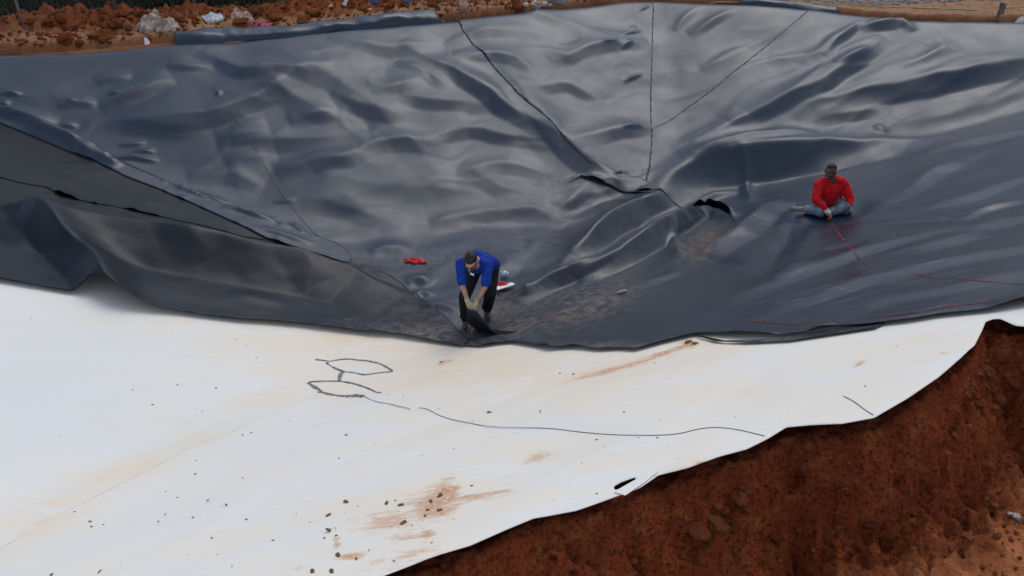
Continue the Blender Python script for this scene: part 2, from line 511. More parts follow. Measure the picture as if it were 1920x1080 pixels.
def liner_mat(name, base, rough, spec=0.5, film_a=.03):
    m, nt, b = new_mat(name); q = NB(nt)
    co = q.coord()
    n1 = q.noise(co, 1.3, 5, .6); n2 = q.noise(co, 9, 5, .65); n3 = q.noise(q.coord((1.2, 7, 1), (0, 0, .55)), 6, 4, .7)
    dust = q.attr('dust'); scr = q.attr('scratch'); clay = q.attr('clay')
    film = q.math('MULTIPLY', q.ramp(n1, .3, .75, .25, 1.0), film_a)
    dv = q.math('MULTIPLY', dust, q.ramp(q.math('ADD', q.math('MULTIPLY', n2, .6), q.math('MULTIPLY', n3, .4)), .36, .66), clamp=True)
    c = q.mix(film, base, (.26, .34, .46))
    c = q.mix(dv, c, (.21, .185, .165))
    cv = q.math('MULTIPLY', q.math('MULTIPLY', clay, .7), q.ramp(q.math('ADD', q.math('MULTIPLY', n2, .5), q.math('MULTIPLY', n3, .5)), .42, .62), clamp=True)
    c = q.mix(cv, c, (.25, .15, .09))
    s1 = q.ramp(q.noise(q.coord((.9, 26, 1), (0, 0, -.62)), 2.2, 3, .6), .60, .72)
    sv = q.math('MULTIPLY', s1, scr, clamp=True)
    c = q.mix(q.math('MULTIPLY', sv, .7), c, (.34, .33, .33))
    nt.links.new(c, b.inputs['Base Color'])
    r = q.math('ADD', q.ramp(n1, .3, .7, rough - .05, rough + .05), q.math('MULTIPLY', q.math('ADD', dv, cv), .5), clamp=True)
    nt.links.new(r, b.inputs['Roughness'])
    b.inputs['Specular IOR Level'].default_value = spec
    q.bump(q.noise(co, 55, 3, .6), .10, .01, b)
    return m

M_LINER = liner_mat('liner_black', (.0035, .0155, .034), .40, .58, .03)
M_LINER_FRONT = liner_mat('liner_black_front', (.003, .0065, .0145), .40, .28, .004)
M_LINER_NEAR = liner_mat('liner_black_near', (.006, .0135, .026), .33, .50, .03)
M_LINER_UNDER = liner_mat('liner_dull_side', (.006, .010, .012), .44, .24, .010)

m, nt, b = new_mat('liner_white'); q = NB(nt)
co = q.coord()
st = q.attr('stain'); mud = q.attr('mud'); blue = q.attr('cool')
na = q.noise(q.coord((1, 3.2, 1), (0, 0, -.5)), 1.1, 6, .6, .4); nb_ = q.noise(q.coord((1, 4, 1), (0, 0, -.42)), 5, 6, .65, .5)
nc = q.noise(co, 24, 4, .6)
c = q.mix(q.ramp(na, .3, .7), (.84, .825, .775), (.88, .81, .69))
tan = q.math('MULTIPLY', st, q.ramp(q.math('ADD', q.math('MULTIPLY', na, .6), q.math('MULTIPLY', nb_, .4)), .22, .62), clamp=True)
c = q.mix(tan, c, (.84, .68, .47))
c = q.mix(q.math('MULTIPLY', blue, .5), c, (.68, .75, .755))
streak = q.ramp(q.noise(q.coord((1.2, 22, 1), (0, 0, -.45)), 1.6, 5, .6, .3), .56, .70)
c = q.mix(q.math('MULTIPLY', streak, .10), c, (.55, .53, .50))
gr = q.ramp(q.noise(q.coord((1, 2.5, 1), (0, 0, -.4)), 3.1, 6, .7), .56, .75)
c = q.mix(q.math('MULTIPLY', gr, .13), c, (.62, .55, .45))
mv = q.ramp(q.math('ADD', mud, q.math('MULTIPLY', q.math('SUBTRACT', q.math('ADD', q.math('MULTIPLY', nb_, .65), q.math('MULTIPLY', nc, .35)), .5), 2.4)), .30, .80)
mv = q.math('MULTIPLY', mv, q.ramp(mud, .02, .2))
mc = q.mix(q.ramp(nc, .4, .65), (.56, .25, .11), (.76, .53, .34))
c = q.mix(q.math('MULTIPLY', mv, .85), c, mc)
sp = q.ramp(q.noise(q.coord((1, 1.7, 1)), 38, 2, .5), .735, .765)
c = q.mix(q.math('MULTIPLY', sp, .55), c, (.25, .2, .16))
nt.links.new(c, b.inputs['Base Color'])
b.inputs['Roughness'].default_value = .55; b.inputs['Specular IOR Level'].default_value = .25
q.bump(nb_, .12, .02, b)
M_WHITE = m

def clay_mat(name, cols, bump=.6, sc=1.0):
    m, nt, b = new_mat(name); q = NB(nt)
    co = q.coord()
    n1 = q.noise(co, .9 * sc, 6, .62, .3); n2 = q.noise(co, 4.5 * sc, 7, .65, .4); n3 = q.noise(co, 26 * sc, 5, .7)
    c = q.mix(q.ramp(n1, .35, .65), cols[0], cols[1])
    c = q.mix(q.math('MULTIPLY', q.ramp(n2, .5, .72), .8), c, cols[2])
    c = q.mix(q.math('MULTIPLY', q.ramp(n3, .45, .68), .8), c, cols[3])
    dry = q.attr('dry')
    c = q.mix(q.math('MULTIPLY', dry, q.ramp(n2, .3, .6, .55, 1.0)), c, cols[4])
    c = q.mix(q.math('MULTIPLY', q.ramp(q.noise(co, 60 * sc, 2, .5), .72, .76), .6), c, (.42, .34, .27))
    c = q.mix(q.attr('grass'), c, q.mix(q.ramp(n2, .35, .65), (.030, .030, .016), (.075, .062, .032)))
    nt.links.new(c, b.inputs['Base Color'])
    b.inputs['Roughness'].default_value = .9; b.inputs['Specular IOR Level'].default_value = .1
    k = q.math('ADD', q.math('MULTIPLY', n2, .6), q.math('MULTIPLY', n3, .4))
    q.bump(k, bump, .09, b)
    return m
M_CLAY = clay_mat('wet_red_clay', [(.175, .032, .011), (.29, .062, .020), (.30, .105, .028), (.022, .004, .002), (.56, .215, .085)], 1.0)
M_FAR = clay_mat('spoil_clay', [(.21, .057, .019), (.30, .083, .027), (.27, .11, .045), (.045, .014, .006), (.40, .24, .13)], .8)
M_CLOD = clay_mat('clod_clay', [(.19, .053, .018), (.265, .078, .026), (.25, .10, .04), (.045, .013, .006), (.30, .15, .07)], .7, 3)
M_PALE = clay_mat('pale_clod', [(.34, .23, .13), (.40, .27, .16), (.33, .2, .1), (.17, .10, .05), (.45, .36, .26)], .6, 4)
M_CRUMB = clay_mat('dry_crumb', [(.20, .135, .085), (.26, .17, .10), (.3, .2, .12), (.10, .065, .04), (.32, .22, .14)], .5, 8)

def plain(name, col, rough=.7, var=.15, scale=20, spec=.4, metal=0.0, bump=.0, alpha=None, cloth=0):
    m, nt, b = new_mat(name); q = NB(nt)
    n = q.noise(q.coord(), scale, 4, .6)
    d = tuple(x * (1 - var * 2) for x in col); l = tuple(min(1, x * (1 + var)) for x in col)
    nt.links.new(q.mix(q.ramp(n, .3, .7), d, l), b.inputs['Base Color'])
    b.inputs['Roughness'].default_value = rough; b.inputs['Specular IOR Level'].default_value = spec
    b.inputs['Metallic'].default_value = metal
    if bump: q.bump(n, bump, .02, b)
    if cloth:
        w_ = q.n('ShaderNodeTexNoise'); w_.inputs['Scale'].default_value = cloth; w_.inputs['Detail'].default_value = 2; w_.inputs['Distortion'].default_value = 1.6
        nt.links.new(q.coord((1, 1, .55), (.4, .3, .2)), w_.inputs['Vector']); q.bump(w_.outputs[0], .9, .045, b)
    if alpha: b.inputs['Transmission Weight'].default_value = 0.0
    return m
M_RED_SHIRT = plain('red_fleece', (.72, .014, .018), .9, .12, 14, .2, cloth=9)
M_BLUE_SHIRT = plain('blue_polo', (.010, .045, .32), .85, .15, 14, .2, cloth=9)
M_BLUE_TEE = plain('blue_tee', (.03, .07, .30), .85)
M_JEANS = plain('washed_denim', (.20, .24, .285), .9, .25, 9, .2, cloth=9)
M_BLACK_CLOTH = plain('black_work_cloth', (.012, .012, .014), .8, .2, 14, .3, cloth=9)
M_SKIN_L = plain('light_skin', (.52, .27, .18), .55, .1, 12)
M_SKIN_D = plain('dark_skin', (.12, .058, .034), .45, .12, 12, .5)
M_HAIR = plain('dark_hair', (.014, .010, .008), .6, .2, 60)
M_HAIR_B = plain('black_hair', (.006, .005, .005), .7, .2, 60)
M_GLOVE = plain('tan_glove', (.52, .43, .30), .85, .18, 25)
M_CUFF = plain('white_glove_cuff', (.66, .64, .60), .9, .15, 25)
M_GLOVE_PALM = plain('orange_glove_palm', (.36, .13, .05), .75, .2, 25)
M_BOOT = plain('muddy_boot', (.10, .07, .05), .8, .3, 20)
M_SHOE = plain('dusty_shoe', (.27, .22, .19), .85, .3, 20)
M_DARK_GLASS = plain('dark_lens', (.006, .006, .007), .2, .0, 10, .6)
M_TEETH = plain('teeth', (.7, .66, .58), .4, .05)
M_BADGE = plain('badge_white', (.8, .8, .78), .6, .05)
M_RED_PLASTIC = plain('red_plastic', (.65, .018, .022), .4, .2, 12)
M_PAPER = plain('white_paper', (.80, .79, .76), .7, .06, 8)
M_SILVER = plain('foil', (.62, .66, .70), .25, .15, 14, .6, .6)
M_BLUEPRINT = plain('blue_print', (.10, .17, .36), .5, .2, 10)
M_BEAD = plain('weld_bead_grey', (.27, .26, .25), .6, .45, 24)
M_SEAM = plain('weld_line', (.10, .11, .12), .6, .2, 30)
M_SEAM_B = plain('weld_line_black', (.05, .055, .065), .45, .2, 30)
M_SCUFF = plain('scuff_line', (.68, .58, .46), .7, .4, 20)
M_CHALK = plain('red_chalk', (.40, .03, .04), .9, .5, 9)
M_CHALK_D = plain('dark_red_cord', (.26, .012, .020), .8, .3, 14)
M_PLASTIC = plain('dirty_clear_plastic', (.24, .175, .135), .5, .25, 9, .6)
M_WBAG = plain('white_plastic', (.62, .64, .66), .4, .15, 9, .6)
M_TANBAG = plain('tan_plastic', (.36, .22, .14), .5, .25, 9, .5)
M_PINK = plain('pink_tape', (.72, .05, .28), .5, .15, 10)
M_TWINE = plain('yellow_twine', (.55, .36, .12), .8, .2, 40)
M_HOSE = plain('straw_hose', (.45, .40, .20), .7, .2, 30)
M_WOOD = plain('grey_wood', (.20, .17, .14), .85, .35, 18, bump=.5)
M_STEEL = plain('galvanised_steel', (.36, .38, .40), .45, .15, 14, .5, .7)
M_WIRE = plain('rusty_wire', (.10, .095, .09), .6, .2, 14)
M_TARP = plain('blue_tarp', (.05, .15, .33), .5, .2, 10)
M_STONE = plain('grey_stone', (.28, .27, .26), .85, .25, 10, bump=.5)
M_PSTONE = plain('pale_stone', (.50, .42, .34), .85, .25, 10, bump=.5)
M_GRASS = plain('dry_dark_grass', (.075, .065, .030), .9, .45, 3)
M_BRUSH = plain('dark_scrub', (.030, .034, .020), .9, .5, 3)
M_STRAW = plain('dead_straw', (.26, .19, .10), .9, .3, 6)

# ------------------------------------------------------------------ near crest and terrain
WHITE_LOW = [(340, 1240), (480, 1175), (620, 1116), (720, 1078), (800, 1046), (880, 1020), (945, 990), (1000, 966), (1080, 950), (1150, 925), (1200, 908),
             (1235, 887), (1290, 873), (1350, 852), (1400, 838), (1440, 818), (1475, 797), (1520, 793), (1580, 790), (1640, 779),
             (1700, 745), (1760, 706), (1800, 672), (1828, 645), (1843, 615), (1849, 600)]
ARCH = [(1849, 600), (1862, 595), (1876, 594), (1890, 600), (1905, 607), (1925, 609), (1980, 612), (2120, 600), (2300, 580)]
CREST = np.concatenate([pixline(WHITE_LOW, 14, 1), pixline(ARCH, 14, 0)[1:]])

def crest_signed(x, y):
    d, arc, sg, nx, ny = seg_dist(x, y, CREST)
    return -sg, nx, ny                                        # positive on the camera's side of the edge

def T(x, y):
    x = np.asarray(x, float); y = np.asarray(y, float)
    s = rim_s(x, y)
    h = np.minimum(H(x, y), 2.5) - 0.10
    zr = rim_z(x); u = -s
    jag = .05 * fbm(x * 2.2, y * 2.2, 3, 200)
    right = sstep(3.6, 5.0, x)
    bank = zr + .10 + .02 * u + .03 * fbm(x * .8, y * .8, 3, 210)
    lf = sstep(-13, -9, x) * (1 - sstep(-6.2, -4.8, x))
    md = sstep(-6.0, -4.5, x) * (1 - sstep(.2, 2.0, x))
    hp = lf * .36 * np.exp(-((u - 1.65 - .2 * np.sin(x * 1.3)) / .55) ** 2) * (.65 + .5 * perlin(x * .9, y * .3, 221))
    hp = hp + md * .38 * np.exp(-((u - 2.2 - .2 * np.sin(x * 1.1)) / .8) ** 2) * (.7 + .5 * perlin(x * 1.1, y * .3, 222))
    rub = fbm(x * 3.1, y * 3.1, 5, 230, .62) + .35 * (.5 - np.abs(perlin(x * 5.5, y * 5.5, 233)) * 2)
    bank = bank + np.maximum(hp, 0) * (1 + .40 * rub) + (.014 + .042 * (1 - right)) * rub * sstep(.5, 1.0, u)
    tr = sstep(.02, .20, u + jag * .4) - sstep(.40, .62, u + jag)
    far = np.where(u < .3, zr - .04, bank) - tr * (.30 + .06 * rub)
    far = far - sstep(.12, .05, u) * 0.05
    out = np.where(s > 0, h, far)
    return out

def T_near(x, y):
    e, nx, ny = crest_signed(x, y)
    zc = np.minimum(H(nx, ny), 2.35)
    n1 = fbm(x * 1.1, y * 1.1, 3, 300); n2 = fbm(x * 4.2, y * 4.2, 5, 310, .6); n3 = fbm(x * 13, y * 13, 4, 320, .6)
    ee = e + .10 * n1 + .05 * n2
    wall = .72 * sstep(.02, .58 + .12 * np.sin(nx * 2.1), ee) + .12 * sstep(.8, 2.4, ee)
    # eroded gullies on the wall, running down the fall line
    ar = nx * .87 + ny * .5
    gul = np.abs(perlin(ar * 3.2 + .4 * n1, e * .9, 330))
    face = sstep(.05, .25, ee) * (1 - sstep(.65, .95, ee))
    rid = 1 - np.abs(perlin(x * 2.6 + .5 * n1, y * 2.6, 331)) * 2; rid2 = 1 - np.abs(perlin(x * 6.3, y * 6.3 + n1, 332)) * 2; rid3 = 1 - np.abs(perlin(x * 15, y * 15, 333)) * 2
    z = zc - .13 - .10 * sstep(.0, .12, e) - wall - face * .07 * (1 - sstep(0, .5, gul)) + (.035 + .085 * face) * rid * (.6 + .8 * n1) + (.022 + .045 * face) * rid2 + (.010 + .018 * face) * rid3 - .05 - .05 * face * np.maximum(0, perlin(ar * 1.3, e * 5 + ar * .4, 334))
    z = z + .06 * n1 * sstep(.05, .4, ee) + (.035 + .05 * face) * n2 + (.012 + .012 * face) * n3
    # clods and lumps
    cl = fbm(x * 7, y * 7, 3, 340, .5)
    z = z + .05 * np.maximum(0, cl - .25) * (.5 + face)
    z = np.where(e < 0.03, np.minimum(z, zc - .13 + .02 * n2 + sstep(-.5, -1.6, e) * -.6), z)
    z = np.where(e < 0, np.minimum(z, H(x, y) - .10), z)
    return z

T_exact = T; Tn_exact = T_near
T = Lookup(T_exact, -17, 17, 12, 27, .05)
T_near = Lookup(Tn_exact, -2.6, 8.2, 1.6, 8.2, .022)

def grid_mesh(name, x0, x1, y0, y1, c, f, mat, keep=None, dry=None, grass=None):
    xs = np.arange(x0, x1 + c * .5, c); ys = np.arange(y0, y1 + c * .5, c)
    X, Y = np.meshgrid(xs, ys); Z = f(X.ravel(), Y.ravel()).reshape(X.shape)
    nx, ny = len(xs), len(ys)
    ids = np.arange(nx * ny).reshape(ny, nx)
    Q = np.stack([ids[:-1, :-1], ids[:-1, 1:], ids[1:, 1:], ids[1:, :-1]], -1).reshape(-1, 4)
    V = np.stack([X.ravel(), Y.ravel(), Z.ravel()], 1)
    if keep is not None:
        k = keep(V)
        Q = Q[k[Q].all(1)]
        used = np.unique(Q); mp = np.full(len(V), -1); mp[used] = np.arange(len(used)); V = V[used]; Q = mp[Q]
    at = {'dry': dry(V[:, 0], V[:, 1]) if dry else np.zeros(len(V)), 'grass': grass(V[:, 0], V[:, 1]) if grass else np.zeros(len(V))}
    return mesh_np(name, V, Q, mat, attrs=at)

def keep_near(V):
    px, py = proj(V[:, 0], V[:, 1], V[:, 2]); e = crest_signed(V[:, 0], V[:, 1])[0]
    return (e > -.55) & (px > 300) & (px < 2500) & (py < 1600)
def dry_near(x, y):
    e = crest_signed(x, y)[0]
    return np.clip(sstep(.55, .95, e) * (.92 + .8 * fbm(x * 1.2, y * 1.2, 3, 350)), 0, 1)
bank_near = grid_mesh('clay_bank', -2.6, 8.2, 1.6, 8.2, .022, T_near, M_CLAY, keep_near, dry_near)
tag(bank_near, kind='structure')

def grassy(x, y):
    u = -rim_s(x, y)
    return (1 - sstep(-5.5, -2.0, x)) * sstep(2.0, 2.5, u + .4 * fbm(x, y, 3, 260))
def dry_far(x, y):
    u = -rim_s(x, y)
    r = sstep(.5, 2.2, x)
    band = np.exp(-((u - .85) / .35) ** 2)
    return np.clip(r * sstep(.4, .7, u) * .9 + (1 - r) * band * .75, 0, 1)
bank_far = grid_mesh('far_bank', -16, 14, 13.0, 27, .04, T_exact, M_FAR, lambda V: (rim_s(V[:, 0], V[:, 1]) < .35) & (rim_s(V[:, 0], V[:, 1]) > -8), dry_far, grassy)
tag(bank_far, kind='structure')

def T_ground(x, y):
    e = crest_signed(x, y)[0]
    z = np.where(rim_s(x, y) > 0, np.minimum(H(x, y), 2.4) - .35, 2.30 + 0 * x)
    z = np.where((e > -1.5), np.minimum(z, .55), z)
    return np.where(np.hypot(x, y) > 60, 2.3, z)
gx = np.concatenate([[-600, -300, -150, -80, -50], np.arange(-40, 40.1, .5), [50, 80, 150, 300, 600]])
gy = np.concatenate([[-600, -300, -150, -80, -50], np.arange(-30, 50.1, .5), [60, 90, 150, 300, 600]])
GX, GY = np.meshgrid(gx, gy); GZ = T_ground(GX.ravel(), GY.ravel())
ids = np.arange(GX.size).reshape(GX.shape)
ground = mesh_np('ground', np.stack([GX.ravel(), GY.ravel(), GZ], 1),
                 np.stack([ids[:-1, :-1], ids[:-1, 1:], ids[1:, 1:], ids[1:, :-1]], -1).reshape(-1, 4), M_FAR,
                 attrs={'dry': np.full(GX.size, .3), 'grass': np.where((GY.ravel() > 17) & (GX.ravel() < 4), 1.0, np.where(GY.ravel() > 24, .7, .25))})
tag(ground, kind='structure')

# ------------------------------------------------------------------ liner sheets
def inside(x, y, P):
    r = np.zeros(x.shape, bool)
    A = P[:, :2]; B = np.roll(A, -1, 0)
    for (ax, ay), (bx, by) in zip(A, B):
        c = ((ay > y) != (by > y))
        if not c.any(): continue
        xi = (bx - ax) * (y - ay) / (by - ay + 1e-12) + ax
        r ^= c & (x < xi)
    return r

def rim_line(p0, p1, out=.17, step=15):
    n = max(2, int(abs(p1 - p0) / step)); px = np.linspace(p0, p1, n)
    X = np.interp(px, rim_px[:, 0], RIM_X); Y = np.interp(px, rim_px[:, 0], RIM_Y)
    o = np.where((px <= 1222)[:, None], nL[None], nR[None])
    o = np.where((np.abs(px - 1222) < 25)[:, None], (nL + nR)[None] * .52, o)
    return np.stack([X - o[:, 0] * out, Y - o[:, 1] * out, 0 * X], 1)

def build_poly(segs):
    out = []
    for s in segs:
        if isinstance(s, tuple): out.append(rim_line(*s))
        else: out.append(pixline(s, 14, 0) if len(s) > 1 else cast(s[0][0], s[0][1]))
    return np.concatenate(out)

STAIN_CACHE = {}
def blobs(px, py, L):
    o = np.zeros(px.shape)
    for (cx, cy, rx, ry, ang, a) in L:
        c, s = math.cos(math.radians(ang)), math.sin(math.radians(ang))
        u = ((px - cx) * c - (py - cy) * s) / rx; v = ((px - cx) * s + (py - cy) * c) / ry
        o = np.maximum(o, a * np.exp(-(u * u + v * v)))
    return o
DUST = [(900, 610, 150, 34, -4, .55), (980, 570, 120, 40, 10, .4), (1000, 430, 150, 70, 30, .22), (800, 490, 130, 22, 0, .5), (1110, 560, 110, 45, 20, .6), (810, 628, 120, 20, -6, 1.0), (760, 570, 90, 40, -20, .25),
        (500, 445, 90, 30, -20, .12), (1180, 420, 120, 60, 25, .2), (975, 455, 14, 45, 5, .5), (620, 480, 70, 25, -20, .4), (1050, 345, 60, 20, 5, .35),
        (1040, 610, 90, 26, 0, .35), (560, 400, 60, 30, -25, .25), (1330, 440, 50, 25, 25, .4), (250, 330, 150, 40, -22, .06), (1080, 480, 40, 12, 25, .6),
        (1275, 470, 12, 24, 0, .5), (850, 640, 80, 10, -4, .8), (1430, 640, 120, 8, 2, .8), (1130, 650, 120, 9, 0, .7)]
CLAYS = [(1010, 600, 90, 22, 10, .45), (945, 580, 26, 45, 20, .9), (970, 610, 40, 14, 0, .8), (1075, 585, 50, 16, 10, .9), (1105, 590, 40, 10, 15, .8), (690, 495, 40, 8, 0, .3), (860, 580, 14, 8, 20, .8),
         (1320, 460, 38, 24, 30, 1.0), (1298, 470, 12, 26, 10, 1.0), (1150, 560, 60, 16, 15, .45), (930, 620, 30, 8, -10, .7)]
SCR = [(1650, 540, 330, 60, 6, .9), (1560, 620, 160, 22, 4, .6), (1380, 590, 160, 40, 10, .4), (620, 590, 190, 14, -9, .45), (830, 620, 90, 20, -12, 1.0), (1150, 600, 120, 30, 5, .35)]
TANS = [(700, 640, 420, 60, -4, .75), (900, 690, 420, 60, 0, .7), (260, 870, 330, 26, 24, .85), (470, 760, 180, 26, 20, .6), (60, 1000, 140, 22, 28, .8), (1180, 690, 200, 24, 9, .9),
        (1320, 640, 90, 20, 12, .9), (1050, 730, 300, 60, 8, .4), (1000, 840, 160, 40, 5, .3), (780, 960, 160, 60, 10, .4), (1290, 875, 60, 16, 25, .7), (1600, 700, 200, 80, 15, .22),
        (1420, 730, 200, 40, 10, .3), (1720, 640, 120, 18, 8, .35), (640, 740, 80, 26, 0, .45), (1010, 858, 60, 14, 8, .7), (330, 575, 160, 30, -8, .4), (900, 770, 150, 60, 5, .25)]
MUDS = [(815, 945, 70, 40, 12, .80), (730, 975, 80, 28, 10, .62), (840, 925, 28, 34, 20, .95), (900, 930, 80, 9, 8, .75), (760, 1005, 50, 16, 15, .6), (660, 1042, 34, 10, 12, .85),
        (632, 1018, 9, 18, 0, .8), (760, 1045, 90, 20, 18, .55), (1010, 858, 44, 9, 10, .62), (1160, 690, 120, 7, 15, .75), (1250, 660, 70, 6, 17, .85), (1295, 645, 20, 9, 0, .9),
        (1240, 895, 24, 9, 25, .7), (835, 678, 20, 5, 15, .8), (1610, 682, 16, 6, 20, .8), (690, 716, 80, 6, 0, .35), (960, 900, 60, 20, 8, .3), (1310, 868, 16, 6, 20, .7),
        (550, 1066, 60, 6, 10, .35), (1770, 662, 16, 5, 8, .55), (1545, 695, 20, 6, 8, .35), (800, 1000, 20, 14, 0, .8)]
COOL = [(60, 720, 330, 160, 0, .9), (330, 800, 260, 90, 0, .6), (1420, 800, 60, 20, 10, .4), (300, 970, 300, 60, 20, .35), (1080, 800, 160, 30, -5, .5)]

_e = np.array(sorted([(-250, 490), (0, 528), (130, 548), (250, 576), (330, 588), (450, 603), (640, 621), (740, 630), (868, 650), (990, 648), (1120, 657), (1190, 657), (1300, 629), (1450, 633), (1600, 613), (1760, 593), (1920, 571), (2300, 505)]), float); _ex, _ey = _e[:, 0], _e[:, 1]
def wrip(x, y):
    a = x * .87 + y * .5; b = -x * .5 + y * .87
    a2 = a + .4 * perlin(a * .5, b * .6, 73); b2 = b + .25 * perlin(a * .6, b * .7, 74)
    px_, py_ = proj(x, y, H(x, y)); k_ = sstep(2, 90, py_ - np.interp(px_, _ex, _ey))
    r = .040 * perlin(a2 * .42, b2 * 1.1, 75) + .015 * perlin(a2 * .9, b2 * 2.6, 76)
    cr = np.maximum(0, 1 - np.abs(perlin(a2 * .35 + 4, b2 * 1.5, 77)) * 5) ** 2
    return (r + .022 * cr * np.clip(.3 + perlin(a * .5, b * .5, 78), 0, 1)) * k_
def sheet(name, segs, cell, dz, mat, label, free=None, lift=.05, soft=None, hole=None, white=False, fold=True, thick=.004, seed=1, flares=None, group=None, flare=0.0):
    P = build_poly(segs)
    x0, y0 = P[:, 0].min(), P[:, 1].min(); x1, y1 = P[:, 0].max(), P[:, 1].max()
    i0, i1 = int(math.floor(x0 / cell)) - 1, int(math.ceil(x1 / cell)) + 2
    j0, j1 = int(math.floor(y0 / cell)) - 1, int(math.ceil(y1 / cell)) + 2
    xs = np.arange(i0, i1) * cell; ys = np.arange(j0, j1) * cell
    nx, ny = len(xs), len(ys)
    X, Y = np.meshgrid(xs, ys)
    cx = (X[:-1, :-1] + cell * .5).ravel(); cy = (Y[:-1, :-1] + cell * .5).ravel()
    ok = inside(cx, cy, P)
    if hole is not None: ok &= ~inside(cx, cy, hole)
    ids = np.arange(nx * ny).reshape(ny, nx)
    Q = np.stack([ids[:-1, :-1], ids[:-1, 1:], ids[1:, 1:], ids[1:, :-1]], -1).reshape(-1, 4)[ok]
    # boundary vertices: fewer than four faces
    cnt = np.bincount(Q.ravel(), minlength=nx * ny)
    used = np.nonzero(cnt)[0]
    mp = np.full(nx * ny, -1); mp[used] = np.arange(len(used))
    V = np.stack([X.ravel()[used], Y.ravel()[used]], 1); Q = mp[Q]; bd = cnt[used] < 4
    bi = np.nonzero(bd)[0]
    d, _, _, qx, qy = seg_dist(V[bi, 0], V[bi, 1], P, closed=True)
    if hole is not None:
        d2, _, _, hx, hy = seg_dist(V[bi, 0], V[bi, 1], hole, closed=True)
        m2 = d2 < d; qx = np.where(m2, hx, qx); qy = np.where(m2, hy, qy)
    V[bi, 0] = qx; V[bi, 1] = qy
    x, y = V[:, 0], V[:, 1]
    dd = D(x, y) if (fold or white) else 0
    z = H(x, y) + (dd if fold else 0)
    if white:
        z = H(x, y) + np.minimum(wrip(x, y), dd + .015)
    lay = np.full(len(V), dz)
    if soft:
        for sl, tg, wd in soft:
            ds = seg_dist(x, y, pixline(sl, 14, 0))[0]
            lay = tg + (lay - tg) * (1 - np.exp(-(ds / wd) ** 2))
    z = z + lay
    for fl, am_, wd_ in (flares or []):
        z = z + am_ * np.exp(-(seg_dist(x, y, pixline(fl, 14, 0))[0] / wd_) ** 2)
    for fr, lf in (free or []):
        L = pixline(fr, 14, 0)
        df, arc, _, _, _ = seg_dist(x, y, L)
        ln = np.linalg.norm(np.diff(L[:, :2], axis=0), axis=1).sum()
        nn = perlin(arc * ln * 1.7 + seed, arc * 0 + seed * .37, 60 + seed) + .5 * perlin(arc * ln * 4.5, arc * 0 + .5 + seed, 61 + seed)
        am = lf * np.clip(nn * 1.7 - .34, 0, 1.2) * np.clip(np.minimum(arc, 1 - arc) * 12, 0, 1)
        z = z + am * np.exp(-(df / .10) ** 1.5)
        z = z + flare * np.exp(-(df / .16) ** 2)
    px, py = proj(x, y, z)
    if white:
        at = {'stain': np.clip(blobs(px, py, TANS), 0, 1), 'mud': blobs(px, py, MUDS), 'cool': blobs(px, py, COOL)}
    else:
        at = {'dust': blobs(px, py, DUST), 'clay': blobs(px, py, CLAYS), 'scratch': blobs(px, py, SCR)}
    o = mesh_np(name, np.column_stack([x, y, z]), Q, mat, attrs=at)
    if white: o.data.materials.append(M_LINER_FRONT)
    md = o.modifiers.new('thickness', 'SOLIDIFY'); md.thickness = thick; md.offset = -1
    if white: md.material_offset = 1
    else: md.use_rim_only = True
    return tag(o, label, 'liner sheet', group or 'sheets of pond liner')

S1 = [(866, 60), (884, 85), (905, 108), (945, 156), (968, 185), (1010, 225), (1040, 255), (1062, 282), (1085, 303), (1112, 325), (1150, 343), (1190, 358)]
S2_LO = [(1222, 252), (1219, 290), (1215, 330), (1207, 360)]
S2_UP = [(1224, 14), (1222, 60), (1221, 120), (1219, 180), (1219, 230), (1221, 262)]
S3 = [(1222, 250), (1262, 226), (1310, 190), (1345, 165), (1375, 140), (1410, 110), (1450, 78), (1480, 53), (1512, 26)]

far_left = sheet('liner_sheet', [(-250, 885), [(905, 80), (925, 108), (965, 156), (1030, 225), (1082, 275), (1130, 320), (1190, 350), (1215, 375), (1215, 420), (1080, 560), (980, 625), (860, 625), (700, 600), (500, 540), (300, 470), (100, 380), (-250, 330)]],
      .036, 0.0, M_LINER, 'wide black liner sheet on the far left slope below the red spoil heap', seed=1)
wedge_left = sheet('liner_sheet', [(862, 1236), [(1240, 60), (1238, 180), (1238, 250), (1232, 330), (1222, 355), (1207, 362), (1196, 362)], S1[::-1]], .036, .034, M_LINER,
      'black liner sheet wedge in the far corner, left of the vertical seam', thick=.002, soft=[(S1, .002, .25)], free=[(S1, .022), (S1[9:], .02), ([(1185, 356), (1198, 363), (1212, 360)], .05)], seed=2)
wedge_right = sheet('liner_sheet', [(1222, 1532), [(1500, 60), (1420, 125), (1360, 172), (1320, 205), (1236, 268)], S2_UP[::-1]], .036, .044, M_LINER,
      'black triangular liner sheet in the far corner, right of the vertical seam', thick=.002, soft=[(S2_UP, .038, .2)], free=[(S2_UP, .008)], seed=3)
N_TOP = [(1188, 379), (1212, 381), (1238, 381), (1262, 394), (1290, 402), (1320, 393), (1345, 406), (1372, 428)]
N_TOP2 = [(1372, 428), (1410, 428), (1447, 424), (1500, 424), (1560, 424), (1640, 422), (1760, 420), (1805, 412), (1840, 398), (1920, 384), (2300, 320)]
right = sheet('liner_sheet', [(1511, 2290), N_TOP2[::-1], N_TOP[::-1][1:], S2_LO[::-1], S3], .036, .054, M_LINER,
      'large black liner sheet in diagonal folds on the far right slope', thick=.002, soft=[(S3, .048, .2), (S2_LO, .039, .2), (N_TOP2, .036, .35), (N_TOP[3:], .040, .2)], free=[(S3, .006), (S2_LO, .010), (N_TOP[:3], .035)], seed=4, flares=[([(1312, 396), (1330, 396), (1348, 409), (1362, 420)], .13, .13)])
